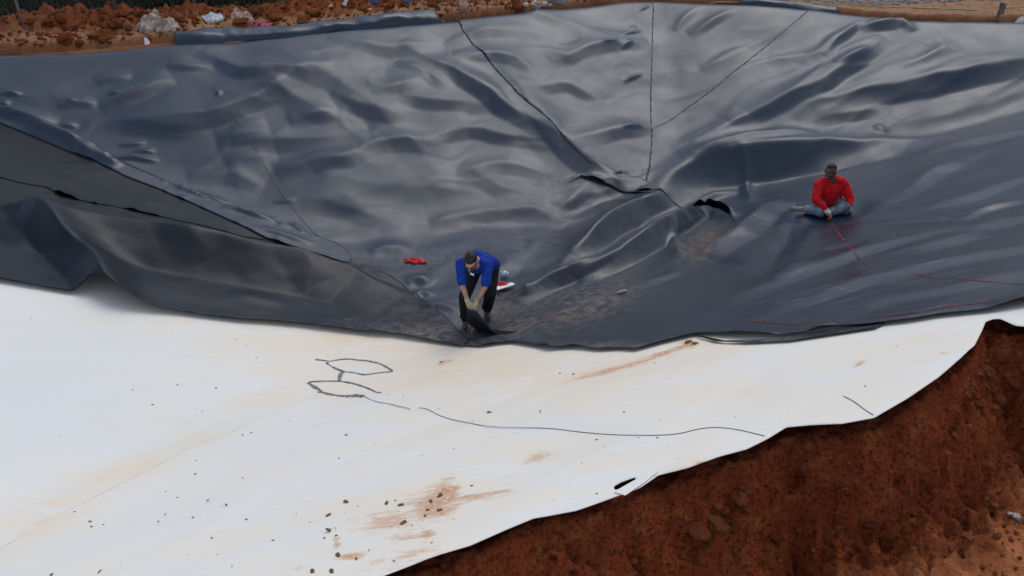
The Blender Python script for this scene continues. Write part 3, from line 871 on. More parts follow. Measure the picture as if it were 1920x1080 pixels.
N_LOW = [(860, 648), (900, 650), (935, 645), (960, 643), (990, 648), (1030, 655), (1075, 652), (1120, 657), (1160, 655), (1190, 657), (1240, 643), (1300, 629), (1330, 628), (1370, 631), (1450, 633), (1500, 628),
         (1560, 615), (1620, 612), (1700, 603), (1760, 593), (1850, 584), (1920, 571), (2300, 505)]
N_SOFT = [(1130, 330), (1090, 370), (1040, 410), (960, 480), (900, 560), (860, 648)]
floor_sheet = sheet('liner_sheet', [[(1130, 330), (1215, 330), (1330, 360), (1420, 390), (1560, 400), (1760, 396), (1920, 360), (2300, 290)], N_LOW[::-1], N_SOFT[::-1][1:-1]], .034, .036, M_LINER_NEAR,
      'dusty black liner sheet over pond floor and near right slope, under both men', free=[(N_LOW, .045)], soft=[(N_SOFT[:5], -.012, .5), (N_SOFT[4:], .008, .3)], seed=5)
P_LOW = [(1057, 347), (1072, 343), (1090, 337), (1110, 346), (1126, 354), (1136, 358), (1150, 364), (1166, 371), (1188, 379), (1205, 386)]
patch = sheet('liner_sheet', [[(1115, 318), (1150, 332), (1200, 350), (1235, 375), (1215, 390)], P_LOW[::-1]], .02, .046, M_LINER_NEAR,
      'narrow black liner strip with gaping edge at the foot of the corner seams', free=[(P_LOW, .04)], seed=12)
A2 = [(-250, 135), (-60, 195), (0, 214), (60, 232), (150, 262), (230, 310), (330, 352), (400, 380), (460, 400), (560, 436), (640, 464)]
A1 = [(-250, 150), (-60, 215), (0, 236), (60, 260), (100, 277), (180, 309), (235, 336), (300, 360), (360, 386), (420, 413), (500, 450), (560, 468), (610, 484), (655, 500)]
B1 = [(-250, 300), (-60, 330), (0, 336), (30, 344), (60, 349), (84, 352), (120, 370), (170, 384), (230, 395), (300, 410), (380, 427), (450, 445), (500, 452), (545, 461)]
strip = sheet('liner_sheet', [A2, [(660, 485)], A1[::-1]], .028, .052, M_LINER, 'crumpled narrow black liner strip along the left corner valley',
      free=[(A2, .05), (A1, .045)], seed=6, flares=[([(0, 214), (60, 232), (120, 258), (180, 288), (215, 312)], .08, .10)])
left_top = sheet('liner_sheet', [[(-250, 110), (0, 205), (150, 270), (330, 350), (560, 440), (630, 470), (640, 492)], [(600, 484), (560, 470)], B1[::-1]], .034, .036, M_LINER_UNDER, 'dull grey black liner sheet on the left slope with a straight raised edge',
      soft=[(B1, .026, .25)], free=[(B1, .07)], seed=7)
left_mid = sheet('liner_sheet', [[(-250, 270), (0, 310), (100, 335), (300, 390), (500, 440), (600, 475), (640, 520)], [(500, 510), (300, 465), (100, 440), (-250, 420)]], .034, .018, M_LINER_UNDER, 'dull black liner sheet lapped lower on the left slope with a wavy edge', seed=8)
F_TOP = [(-250, 378), (-60, 386), (0, 388), (50, 390), (110, 409), (250, 427), (345, 444), (500, 473), (640, 496), (755, 535), (830, 590), (880, 635)]
F_LOW = [(880, 640), (868, 650), (850, 648), (800, 640), (740, 630), (690, 627), (640, 621), (600, 616), (560, 611), (500, 606), (450, 603), (390, 596), (330, 588), (290, 584), (250, 577), (228, 570), (212, 562), (196, 554), (178, 549), (160, 551), (130, 550), (60, 538), (0, 528), (-60, 518), (-250, 490)]
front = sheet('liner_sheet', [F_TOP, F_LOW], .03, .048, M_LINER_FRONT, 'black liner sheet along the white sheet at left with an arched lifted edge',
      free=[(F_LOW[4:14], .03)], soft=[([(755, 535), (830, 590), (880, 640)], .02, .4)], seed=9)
# white sheet
TEAR = pixline([(1147, 912), (1153, 905), (1165, 899), (1180, 894), (1196, 889), (1188, 899), (1176, 906), (1162, 911)], 6, 0)
white = sheet('white_liner_sheet', [[(-260, 440), (0, 480), (130, 510), (190, 500), (260, 530), (450, 560), (640, 585), (860, 612), (1030, 620), (1190, 620), (1300, 598), (1600, 580), (1850, 552), (1920, 540), (2300, 480)],
      ARCH[::-1][:-1], WHITE_LOW[::-1], [(100, 1330), (-260, 1300)]], .028, -.018, M_WHITE, 'stained white liner sheet spread over the near slope, cut edge above red clay',
      white=True, hole=TEAR, group='sheets of pond liner', seed=10)
U1 = [(1296, 628), (1320, 632), (1360, 640), (1420, 638), (1480, 634), (1540, 622), (1600, 612), (1660, 606)]
under = sheet('liner_sheet', [U1, [(1640, 616), (1560, 628), (1480, 640), (1400, 644), (1340, 641)]], .02, .012, M_LINER_UNDER, 'thin grey liner offcut lying along the top edge of the white sheet', fold=False, seed=11)

# ribbons draped on the sheets
def ribbon(name, pts, w, mat, dz, parent, f=surf, step=8, wn=0.0, seed=0, white_f=False, thick=.004):
    p = subdiv(smooth_line(pts, 2), step); L = cast(p[:, 0], p[:, 1], f)
    t = np.gradient(L[:, :2], axis=0); t /= np.linalg.norm(t, axis=1)[:, None] + 1e-9
    nrm = np.stack([-t[:, 1], t[:, 0]], 1)
    k = np.arange(len(L))
    ww = w * (1 + wn * perlin(k * .35, k * 0 + .3, 80 + seed)); ww = np.maximum(ww, w * .25)
    ww = ww * np.clip(np.minimum(k, len(k) - 1 - k) / 2.0 + .35, 0, 1)
    A = L[:, :2] + nrm * ww[:, None] * .5; B = L[:, :2] - nrm * ww[:, None] * .5
    za = f(A[:, 0], A[:, 1]) + dz; zb = f(B[:, 0], B[:, 1]) + dz; zm = f(L[:, 0], L[:, 1]) + dz + thick
    V = np.concatenate([np.column_stack([A, za]), np.column_stack([L[:, :2], zm]), np.column_stack([B, zb])]); n = len(L)
    i = np.arange(n - 1)
    Q = np.concatenate([np.stack([i, i + 1, i + 1 + n, i + n], 1), np.stack([i + n, i + n + 1, i + 1 + 2 * n, i + 2 * n], 1)])
    return mesh_np(name, V, Q, mat, parent)
wsurf = Lookup(lambda x, y: H(x, y) + wrip(x, y) - .018, -8, 7, 2.4, 11, .05)

def z4(pts): return [(560 + a / 6.0, 640 + b / 6.0) for a, b in pts]
for nm, pts, w in (
        ('weld_bead', z4([(185, 205), (260, 213), (340, 226)]), .026),
        ('weld_bead', z4([(330, 228), (440, 210), (520, 200), (600, 200), (640, 210), (760, 218), (830, 232), (930, 255), (1040, 322), (1060, 340), (1000, 347), (860, 360), (740, 382), (640, 355), (520, 345), (420, 310), (340, 265), (310, 240), (345, 226)]), .026),
        ('weld_bead', z4([(500, 345), (465, 375), (458, 450)]), .05),
        ('weld_bead', z4([(110, 480), (120, 458), (200, 452), (420, 446), (560, 462), (700, 500), (820, 545), (870, 575), (925, 578)]), .028),
        ('weld_bead', z4([(110, 470), (150, 495), (230, 545), (290, 585), (390, 605), (530, 620), (640, 605), (745, 610)]), .032),
        ('weld_bead', z4([(210, 575), (250, 570), (290, 580)]), .04),
        ('weld_bead', z4([(540, 622), (590, 615), (650, 612), (700, 622), (740, 612)]), .07)):
    ribbon(nm, pts, w * 1.15, M_BEAD, .003, white, wsurf, 4, .7, seed=len(pts), thick=.008)
for pts in (z4([(735, 620), (790, 650), (860, 678), (950, 695), (1040, 706), (1120, 732), (1200, 745), (1255, 765)]),
            [(785, 765), (800, 766), (830, 783), (870, 792), (920, 801), (975, 802), (1030, 803), (1090, 811), (1150, 816), (1220, 817), (1270, 815), (1310, 804), (1345, 801), (1385, 806), (1434, 818)],
            [(1581, 743), (1600, 752), (1620, 768), (1638, 779)]):
    ribbon('weld_seam', pts, .009, M_SEAM, .003, white, wsurf, 6, .3, seed=3)
for pts, w in (([(0, 1030), (45, 1003)], .006), ([(65, 982), (130, 958), (210, 915), (270, 885), (300, 870), (360, 835), (420, 815), (500, 780), (545, 760), (600, 738)], .0028)):
    ribbon('weld_seam', pts, w, M_SCUFF, .002, white, wsurf, 8, .9, seed=5, thick=.001)
for pts in ([(395, 160), (435, 215), (480, 280), (505, 330), (540, 380), (585, 435), (605, 447)], [(1916, 150), (1880, 180), (1863, 197), (1800, 252), (1760, 303), (1725, 335), (1695, 365)]):
    ribbon('weld_seam', pts, .009, M_SEAM_B, .004 if pts[0][0] < 900 else .036, far_left if pts[0][0] < 900 else right, surf, 8, .3, seed=8)
nf = lambda x, y: surf(x, y) + .037
for pts, w, mt in (([(1556, 414), (1568, 432), (1583, 452), (1602, 473), (1612, 488), (1628, 500)], .011, M_CHALK),
                   ([(1700, 511), (1730, 516), (1752, 524)], .008, M_CHALK), ([(1740, 522), (1780, 521), (1830, 526), (1880, 530), (1960, 538)], .010, M_CHALK),
                   ([(1408, 602), (1450, 606), (1480, 609), (1530, 606), (1596, 604)], .012, M_CHALK_D), ([(1632, 594), (1680, 591), (1720, 586), (1790, 573), (1850, 567), (1990, 560)], .014, M_CHALK_D)):
    ribbon('chalk_line', pts, w, mt, .003, floor_sheet, nf, 6, .5, seed=int(w * 1000), thick=.002)

# torn corner of the white sheet
tf = cast([1151, 1190, 1236, 1206, 1172], [924, 902, 884, 908, 931], wsurf)
tf[:, 2] += .012
torn = mesh_py('torn_flap', [*tf, *(tf - np.array((0, 0, .004)))], [(0, 4, 3, 2, 1), (5, 6, 7, 8, 9), (0, 1, 6, 5), (1, 2, 7, 6), (2, 3, 8, 7), (3, 4, 9, 8), (4, 0, 5, 9)], M_WHITE, white)

# ------------------------------------------------------------------ folded liner ends in the anchor trench
def folded(p0, p1, off, rad, ztop, label, seed, endh=1.0, M=M_LINER):
    L = rim_line(p0, p1, off, 6); n = len(L); K = 15
    V = []
    zr = rim_z(L[:, 0])
    for i in range(n):
        o = nL if (p0 + (p1 - p0) * i / (n - 1)) <= 1222 else nR
        for k in range(K):
            a = math.pi * (-.12 + 1.24 * k / (K - 1))
            cx = -math.cos(a); r = rad * (1 + .35 * perlin(np.array(i * .07 + seed), np.array(k * .25), 400 + seed) + .06 * perlin(np.array(i * .4), np.array(k * .4), 401 + seed))
            wob = .06 * perlin(np.array(i * .09), np.array(seed * 1.3), 402)
            hgt = ztop(i / (n - 1)) * math.sin(max(0, min(math.pi, a))) ** .5 * (1 + .16 * perlin(np.array(i * .1), np.array(k * .2 + seed), 404) + .05 * perlin(np.array(i * .37), np.array(k * .3 + seed), 405))
            V.append((L[i, 0] + o[0] * cx * r + o[0] * wob, L[i, 1] + o[1] * cx * r * 1.0 + o[1] * wob, zr[i] - .13 + hgt + min(0, math.sin(a)) * .2))
    Q = [(i * K + k, (i + 1) * K + k, (i + 1) * K + k + 1, i * K + k + 1) for i in range(n - 1) for k in range(K - 1)]
    o = mesh_np('folded_liner', np.array(V, float), np.array(Q), M, attrs={a: np.zeros(len(V)) for a in ('dust', 'clay', 'scratch')})
    md = o.modifiers.new('thickness', 'SOLIDIFY'); md.thickness = .006; md.offset = -1
    return tag(o, label, 'liner sheet', 'folded liner ends at the rim')
folded(331, 828, .46, .30, lambda u: .30 + .03 * math.sin(u * 9), 'long folded black liner end lying behind the rim at far left', 1)
folded(1385, 1572, .40, .20, lambda u: .26, 'short folded black liner end behind the rim right of the far corner', 2)
folded(1630, 1694, .25, .10, lambda u: .17, 'small tucked black liner fold at the rim, right of the short folded end', 3)

# ------------------------------------------------------------------ people
def sphere_pts(c, r, n=10, m=7, rot=None):
    out = []
    for j in range(m):
        ph = math.pi * j / (m - 1)
        for i in range(n):
            th = 2 * math.pi * i / n
            v = Vector((math.sin(ph) * math.cos(th), math.sin(ph) * math.sin(th), math.cos(ph)))
            v = Vector((v.x * r[0], v.y * r[1], v.z * r[2]))
            if rot is not None: v = rot @ v
            out.append(Vector(c) + v)
    return out

def blob(name, prims, voxel, mat, parent, sm=3):
    """one continuous closed surface grown round tapered limbs and ellipsoids"""
    bm = bmesh.new()
    for p in prims:
        if p[0] == 'c':
            _, a, b_, ra, rb = p
            pts = sphere_pts(a, (ra,) * 3) + sphere_pts(b_, (rb,) * 3)
        else:
            pts = sphere_pts(p[1], p[2], 14, 9, p[3] if len(p) > 3 else None)
        t = bmesh.new()
        vs = [t.verts.new(v) for v in pts]
        r = bmesh.ops.convex_hull(t, input=vs)
        bmesh.ops.delete(t, geom=[v for v in t.verts if not v.link_faces], context='VERTS')
        me = bpy.data.meshes.new('tmp'); t.to_mesh(me); t.free(); bm.from_mesh(me); bpy.data.meshes.remove(me)
    me = bpy.data.meshes.new(name); bm.to_mesh(me); bm.free()
    o = bpy.data.objects.new(name, me); C.objects.link(o)
    r = o.modifiers.new('r', 'REMESH'); r.mode = 'VOXEL'; r.voxel_size = voxel
    s = o.modifiers.new('s', 'SMOOTH'); s.iterations = sm; s.factor = .5
    dg = bpy.context.evaluated_depsgraph_get()
    me2 = bpy.data.meshes.new_from_object(o.evaluated_get(dg))
    o.modifiers.clear(); o.data = me2; me2.name = name; bpy.data.meshes.remove(me)
    for p in me2.polygons: p.use_smooth = True
    me2.materials.clear(); me2.materials.append(mat)
    o.parent = parent
    return o

def c(a, b, ra, rb): return ('c', Vector(a), Vector(b), ra, rb)
def e(p, r, rot=None): return ('e', Vector(p), r, rot)

def frame(fwd, up=(0, 0, 1)):
    """columns: right, forward, up of a head that looks along fwd"""
    f = Vector(fwd).normalized(); r = f.cross(Vector(up)).normalized(); u = r.cross(f)
    return Matrix((r, f, u)).transposed()

def head_prims(ctr, R, s=1.0):
    P = lambda x, y, z: Vector(ctr) + R @ (Vector((x, y, z)) * s)
    return [e(P(0, -.012, .03), (.076 * s, .096 * s, .090 * s), R), e(P(0, .022, -.03), (.060 * s, .068 * s, .075 * s), R), e(P(0, .045, -.078), (.036 * s, .035 * s, .026 * s), R),
            c(P(0, .088, .012), P(0, .108, -.022), .010 * s, .016 * s), e(P(.026, .078, -.018), (.024 * s, .018 * s, .018 * s), R), e(P(-.026, .078, -.018), (.024 * s, .018 * s, .018 * s), R),
            e(P(0, .086, -.055), (.026 * s, .014 * s, .012 * s), R), e(P(0, .078, .032), (.05 * s, .018 * s, .014 * s), R),
            e(P(.078, -.008, -.008), (.012 * s, .02 * s, .032 * s), R), e(P(-.078, -.008, -.008), (.012 * s, .02 * s, .032 * s), R)], P

def hand_prims(w, d, side, palm_n, ln=.17, curl=1.0, r=.0115):
    """wrist, direction of the fingers, thumb side, way the palm faces"""
    d = Vector(d).normalized(); sd = Vector(side).normalized(); pn = Vector(palm_n).normalized(); w = Vector(w)
    out = []
    k0 = w + d * .085
    for i, (o, l) in enumerate(((.030, .074), (.010, .082), (-.011, .077), (-.031, .060))):
        a = w + sd * o * .6 + d * .02; kn = k0 + sd * o
        out.append(c(a, kn, .019, .0145))
        p1 = kn + (d * .8 + pn * .5 * curl).normalized() * l * .5
        p2 = p1 + (d * .25 + pn * 1.0 * curl).normalized() * l * .35
        p3 = p2 + (-d * .45 + pn * .8 * curl).normalized() * l * .3
        out += [c(kn, p1, .0115, .0105), c(p1, p2, .0105, .0095), c(p2, p3, .0095, .0085)]
    t0 = w + d * .025 + sd * .03; t1 = t0 + (d * .6 + sd * .6 + pn * .3).normalized() * .045; t2 = t1 + (d * .8 + pn * .6 - sd * .15).normalized() * .038
    out += [c(t0, t1, .017, .0135), c(t1, t2, .0135, .010)]
    return out

# --- man in the blue polo, bent over and pulling the liner edge
bz = BLUE_O[2] + .037
def Bp(x, y, z): return Vector((x - BLUE_O[0], y - BLUE_O[1], z))
man = empty('person', (BLUE_O[0], BLUE_O[1], bz), 'person in blue polo shirt and sunglasses bending to pull up a black liner edge', 'person')
hc = Bp(-.52, 9.20, 1.235)
HR = frame((-.22, -.80, -.62))
hp, HP = head_prims(hc, HR, 1.03)
shL, shR = Bp(-.67, 9.44, 1.075), Bp(-.31, 9.38, 1.09)
elL, elR = Bp(-.645, 9.24, .87), Bp(-.345, 9.20, .875)
wrL, wrR = Bp(-.575, 9.15, .675), Bp(-.465, 9.15, .665)
pel = Bp(-.38, 9.93, .82); chest = Bp(-.47, 9.56, 1.04); neck = Bp(-.505, 9.36, 1.13)
hpL, hpR = Bp(-.49, 9.90, .80), Bp(-.275, 9.95, .79)
knL, knR = Bp(-.65, 9.62, .46), Bp(-.30, 9.73, .45)
anL, anR = Bp(-.645, 9.66, .09), Bp(-.35, 9.92, .09)
blob('body', hp + [c(neck, hc + HR @ Vector((0, -.03, -.03)), .062, .058), c(chest, neck, .14, .07), c(pel, chest, .14, .15),
     c(chest, shL, .09, .065), c(chest, shR, .09, .065), c(shL, elL, .052, .040), c(elL, wrL, .041, .029), c(shR, elR, .052, .040), c(elR, wrR, .041, .029),
     c(pel, hpL, .12, .09), c(pel, hpR, .12, .09), c(hpL, knL, .080, .055), c(hpR, knR, .080, .055), c(knL, anL, .055, .04), c(knR, anR, .055, .04)]
     + hand_prims(wrL, (.35, -.15, -.9), (.8, -.4, .1), (.5, .3, 0)) + hand_prims(wrR, (-.25, -.15, -.9), (-.8, -.4, .1), (-.5, .3, 0)), .0105, M_SKIN_L, man, 2)
blob('polo_shirt', [c(pel + Vector((0, -.06, .04)), chest, .145, .160), c(chest + Vector((-.02, 0, 0)), (shL + shR) / 2 + Vector((0, .05, .0)), .148, .11), c(chest, shL, .108, .080), c(chest, shR, .108, .080),
     c(shL, shL.lerp(elL, .86), .075, .068), c(shR, shR.lerp(elR, .86), .075, .068), c(chest, neck + Vector((0, .03, -.005)), .13, .075),
     c(chest + Vector((-.08, .05, -.04)), pel + Vector((-.10, -.10, .0)), .11, .10), c(chest + Vector((.09, .05, -.02)), pel + Vector((.10, -.06, .03)), .12, .11)], .014, M_BLUE_SHIRT, man, 3)
blob('collar', [c(neck + Vector((-.06, .02, .0)), neck + Vector((.06, .02, .01)), .035, .035), c(neck + Vector((-.06, .02, .0)), neck + Vector((-.03, -.06, -.05)), .022, .014), c(neck + Vector((.06, .02, .01)), neck + Vector((.02, -.06, -.05)), .022, .014)], .009, M_BLUE_SHIRT, man, 2)
blob('trousers', [c(pel, pel + Vector((0, -.05, .04)), .15, .15), c(pel, hpL, .145, .112), c(pel, hpR, .145, .118), c(hpL, knL, .108, .084), c(hpR, knR, .112, .086), c(knL, anL + Vector((0, 0, .03)), .084, .075), c(knR, anR + Vector((0, 0, .03)), .086, .078),
     e(anL + Vector((0, -.01, .05)), (.085, .085, .05)), e(anR + Vector((0, -.01, .05)), (.088, .088, .05))], .015, M_BLACK_CLOTH, man, 3)
for a in (anL, anR):
    blob('boot', [c(a + Vector((0, 0, .05)), a + Vector((0, 0, -.02)), .055, .058), c(a + Vector((0, .03, -.045)), a + Vector((0, -.15, -.048)), .045, .042)], .011, M_BOOT, man, 2)
for w_, d_, s_, p_ in ((wrL, (.35, -.15, -.9), (.8, -.4, .1), (.5, .3, 0)), (wrR, (-.25, -.15, -.9), (-.8, -.4, .1), (-.5, .3, 0))):
    dv = Vector(d_).normalized()
    g = [(('c', q_[1], q_[2], q_[3] + .0045, q_[4] + .0045)) for q_ in hand_prims(w_, d_, s_, p_)]
    blob('glove', g + [c(w_ - dv * .03, w_ + dv * .03, .036, .036)], .0075, M_GLOVE, man, 1)
blob('hair', [e(HP(0, -.026, .050), (.084, .098, .084), HR), e(HP(0, .03, .088), (.060, .05, .036), HR), e(HP(0, -.07, -.01), (.066, .045, .06), HR)], .009, M_HAIR, man, 2)
sg = [c(HP(-.036, .092, .014), HP(-.026, .094, .010), .020, .020), c(HP(.036, .092, .014), HP(.026, .094, .010), .020, .020), c(HP(-.03, .096, .018), HP(.03, .096, .018), .009, .009),
      c(HP(-.062, .085, .016), HP(-.080, .0, .012), .007, .007), c(HP(.062, .085, .016), HP(.080, .0, .012), .007, .007)]
blob('sunglasses', sg, .006, M_DARK_GLASS, man, 1)
blob('beard', [e(HP(0, .062, -.080), (.042, .028, .026), HR), e(HP(0, .090, -.048), (.028, .012, .007), HR)], .007, M_HAIR, man, 1)
def badge(o, up, rt, w, h, mat, nm='name_badge'):
    n = Vector(rt).cross(Vector(up)).normalized() * .006
    o, up, rt = Vector(o), Vector(up).normalized() * h, Vector(rt).normalized() * w
    a = [o, o + rt, o + rt + up, o + up]
    return mesh_py(nm, [*a, *[p + n for p in a]], [(0, 3, 2, 1), (4, 5, 6, 7), (0, 1, 5, 4), (1, 2, 6, 5), (2, 3, 7, 6), (3, 0, 4, 7)], mat, man)
badge(Bp(-.545, 9.318, .985), (-.1, .3, .9), (.95, -.05, -.35), .055, .03, M_BADGE)

# the liner corner he holds
def loft(name, rows, mat, label=None, parent=None, cat=None, thick=.006, group=None):
    n = len(rows[0]); V = [v for r in rows for v in r]
    Q = [(i * n + k, i * n + k + 1, (i + 1) * n + k + 1, (i + 1) * n + k) for i in range(len(rows) - 1) for k in range(n - 1)]
    o = mesh_np(name, np.array(V, float), np.array(Q), mat, parent, attrs={a: np.zeros(len(V)) for a in ('dust', 'clay', 'scratch')})
    md = o.modifiers.new('thickness', 'SOLIDIFY'); md.thickness = thick
    if label: tag(o, label, cat, group)
    return o
gl = cast([890, 912, 938, 968], [608, 617, 620, 623], nf)
top = np.array([(-.60, 9.15, .575 + bz), (-.56, 9.10, .585 + bz), (-.51, 9.085, .575 + bz), (-.455, 9.10, .555 + bz)])
rows = []
for i in range(15):
    u = i / 14
    r = []
    for k in range(4):
        p = top[k] * (1 - u) + gl[k] * u
        p = p + np.array((0.05 * math.sin(math.pi * u) * (k - 1.2) * .5, -.04 * math.sin(math.pi * u) * (1 + .4 * math.sin(k * 2.1)), -.17 * math.sin(math.pi * u) * (.6 + .2 * k) * (1 - .25 * (k == 0))))
        p[2] = max(p[2], float(nf(p[0], p[1])) + .01)
        r.append(p)
    f = []
    for a, b_ in zip(r[:-1], r[1:]): f += [a, a * .67 + b_ * .33, a * .33 + b_ * .67]
    f.append(r[-1]); rows.append(f)
loft('liner_flap', rows, M_LINER_FRONT, 'black liner corner lifted in both gloved hands of the man in blue', None, 'liner flap')

# --- man in the red sweatshirt, sitting on the slope
Ro = RED_O.copy(); Ro[2] += .04
red = empty('person', tuple(Ro), 'person in a red sweatshirt and faded jeans sitting on the black liner slope', 'person')
hc = Vector((-.02, .06, .68)); HR = frame((-.62, -.74, -.06))
hp, HP = head_prims(hc, HR, 1.06)
pel = Vector((.06, .24, .13)); chest = Vector((.05, .16, .37)); neck = Vector((.035, .10, .56))
shL, shR = Vector((-.135, .10, .455)), Vector((.245, .13, .465))
elL, elR = Vector((-.20, -.06, .27)), Vector((.36, .04, .26)); wrL, wrR = Vector((-.06, -.20, .145)), Vector((.335, -.08, .155))
hpL, hpR = Vector((-.03, .22, .12)), Vector((.16, .22, .13)); knL, knR = Vector((-.12, -.12, .10)), Vector((.30, -.05, .13))
anL, anR = Vector((-.33, .02, .065)), Vector((.02, -.10, .07))
dl, sl, pl = (.45, -.5, -.55), (.5, .6, .1), (-.2, .1, -.9)
dr, sr, pr = (.05, -.25, -.95), (-.9, -.3, 0), (-.3, .6, -.1)
blob('body', hp + [c(neck, hc + HR @ Vector((0, -.03, -.04)), .066, .062), c(chest, neck, .15, .075), c(pel, chest, .15, .16), c(chest, shL, .10, .07), c(chest, shR, .10, .07),
     c(shL, elL, .056, .044), c(elL, wrL, .044, .032), c(shR, elR, .056, .044), c(elR, wrR, .044, .032), c(pel, hpL, .12, .09), c(pel, hpR, .12, .09),
     c(hpL, knL, .085, .06), c(hpR, knR, .085, .06), c(knL, anL, .056, .04), c(knR, anR, .056, .04), c(anL, anL + Vector((-.12, .04, -.01)), .035, .03)]
     + hand_prims(wrL, dl, sl, pl) + hand_prims(wrR, dr, sr, pr), .0105, M_SKIN_D, red, 2)
blob('sweatshirt', [c(pel + Vector((-.01, -.05, .04)), chest, .18, .185), c(pel + Vector((-.10, -.06, .05)), chest + Vector((-.06, 0, .02)), .14, .15), c(pel + Vector((.10, -.05, .05)), chest + Vector((.08, 0, .02)), .14, .15), c(chest, neck + Vector((0, .02, -.03)), .15, .092), c(neck + Vector((-.045, -.01, -.035)), neck + Vector((.05, 0, -.03)), .062, .062), c(shL, neck, .080, .070), c(shR, neck, .080, .070),
     c(chest, shL, .13, .085), c(chest, shR, .13, .085), c(shL, elL, .083, .072), c(elL, wrL.lerp(elL, .12), .072, .048), c(shR, elR, .083, .072), c(elR, wrR.lerp(elR, .15), .072, .048)], .013, M_RED_SHIRT, red, 2)
blob('undershirt', [c(neck + Vector((-.03, .0, .0)), neck + Vector((.04, .005, .01)), .052, .05)], .009, M_BLUE_TEE, red, 1)
blob('jeans', [c(pel, pel + Vector((0, 0, .05)), .165, .15), c(pel, hpL, .14, .115), c(pel, hpR, .14, .115), c(hpL, knL, .118, .100), c(hpR, knR, .118, .092), c(knL, anL + Vector((.06, 0, 0)), .092, .072), c(knR, anR, .09, .068),
     c(knL + Vector((-.04, 0, 0)), anL + Vector((.04, -.02, 0)), .08, .066)], .013, M_JEANS, red, 3)
blob('sock', [c(anL + Vector((.05, -.055, .02)), anL + Vector((.12, -.075, .01)), .035, .035)], .009, M_SHOE, red, 1)
blob('shoe', [c(anL + Vector((-.02, .01, -.005)), anL + Vector((-.15, .06, -.018)), .045, .040), c(anL + Vector((-.08, .03, -.01)), anL + Vector((-.16, .06, -.01)), .042, .036)], .010, M_SHOE, red, 2)
blob('shoe', [c(anR + Vector((.02, 0, -.01)), anR + Vector((-.10, .02, -.02)), .042, .036)], .010, M_SHOE, red, 2)
for w_, d_, s_, p_, el in ((wrL, dl, sl, pl, elL), (wrR, dr, sr, pr, elR)):
    dv = Vector(d_).normalized(); av = (w_ - el).normalized()
    g = [('c', q_[1], q_[2], q_[3] + .0045, q_[4] + .0045) for q_ in hand_prims(w_, d_, s_, p_)]
    blob('glove', g, .0075, M_GLOVE_PALM, red, 1)
    blob('glove_cuff', [c(w_ - av * .045, w_ + dv * .045, .043, .044)], .009, M_CUFF, red, 1)
blob('hair', [e(HP(0, -.026, .046), (.081, .092, .082), HR), e(HP(0, -.06, .0), (.074, .052, .055), HR), e(HP(0, .02, .090), (.056, .05, .030), HR)], .009, M_HAIR_B, red, 2)
blob('teeth', [c(HP(-.013, .097, -.055), HP(.013, .097, -.055), .0045, .0045)], .0035, M_TEETH, red, 1)

red.scale = (.95, .95, .95)

# ------------------------------------------------------------------ litter
def crumple(name, px, py, wpx, hpx, mat, label, cat, f, seed, hgt=.05, rot=0.0, n=14, group=None, lift=0.0, sharp=1.0, outline=None):
    """a crumpled film: thin sheet with an uneven outline and sharp little facets"""
    p = cast(px, py, f)[0]; dist = math.hypot(p[1] * cP - (p[2] - CAM_Z) * sP, 0)
    w = wpx / FPX * dist
    elev = abs((p[2] - CAM_Z)) / math.sqrt(p[0] ** 2 + p[1] ** 2 + (p[2] - CAM_Z) ** 2)
    d = max(.05, (hpx / FPX * dist - hgt * .7) / max(elev, .25))
    cr, sr_ = math.cos(rot), math.sin(rot)
    jj, ii = [a_.ravel().astype(float) for a_ in np.mgrid[0:n, 0:n]]
    u = ii / (n - 1) * 2 - 1; v = jj / (n - 1) * 2 - 1
    ux = u * np.sqrt(1 - v * v / 2); vy = v * np.sqrt(1 - u * u / 2)
    ang = np.arctan2(vy, ux); rr = 1 + .35 * perlin(np.cos(ang) * 1.6 + seed, np.sin(ang) * 1.6, seed) + .15 * perlin(np.cos(ang) * 4 + seed, np.sin(ang) * 4, seed + 1)
    X = ux * w * .5 * rr; Y = vy * d * .5 * rr
    x = X * cr - Y * sr_; y = X * sr_ + Y * cr
    fq = 5.0 * sharp / (n - 1)
    nz = 1 - 2 * np.abs(perlin(ii * fq + seed, jj * fq, seed + 5)); n2 = 1 - 2 * np.abs(perlin(ii * fq * 2.2 + seed, jj * fq * 2.2, seed + 6))
    env = np.clip(1 - (ux * ux + vy * vy), 0, 1) ** .45
    V = np.stack([x, y, hgt * (env * (.6 + .32 * nz + .16 * n2)) + .012 + lift], 1)
    V[:, 2] += f(V[:, 0] + p[0], V[:, 1] + p[1]) - p[2]
    Q = [(j * n + i, j * n + i + 1, (j + 1) * n + i + 1, (j + 1) * n + i) for j in range(n - 1) for i in range(n - 1)]
    o = mesh_np(name, V, np.array(Q), mat, None, smooth=False)
    o.location = p
    md = o.modifiers.new('thickness', 'SOLIDIFY'); md.thickness = .003
    return tag(o, label, cat, group)

fl_f = lambda x, y: surf(x, y) + .002
crumple('plastic_bag', 778, 491, 40, 12, M_RED_PLASTIC, 'flattened red plastic bag on the dusty pond floor left of the man in blue', 'bag', fl_f, 11, .05)
crumple('plastic_bag', 940, 537, 26, 16, M_RED_PLASTIC, 'crumpled red bag under the white paper strip behind the man in blue', 'bag', nf, 12, .06)
p4 = cast([927, 960, 966, 933], [542, 533, 537, 547], nf); p4[:, 2] += .035
card = mesh_py('paper_strip', [*p4, *(p4 - np.array((0, 0, .012)))], [(0, 3, 2, 1), (4, 5, 6, 7), (0, 1, 5, 4), (1, 2, 6, 5), (2, 3, 7, 6), (3, 0, 4, 7)], M_PAPER)
tag(card, 'white paper strip lying across the red bag behind the man in blue', 'paper')
wr = crumple('foil_wrapper', 946, 515, 16, 11, M_SILVER, 'blue and silver wrapper on the floor above the white paper strip', 'wrapper', nf, 13, .05, n=9)
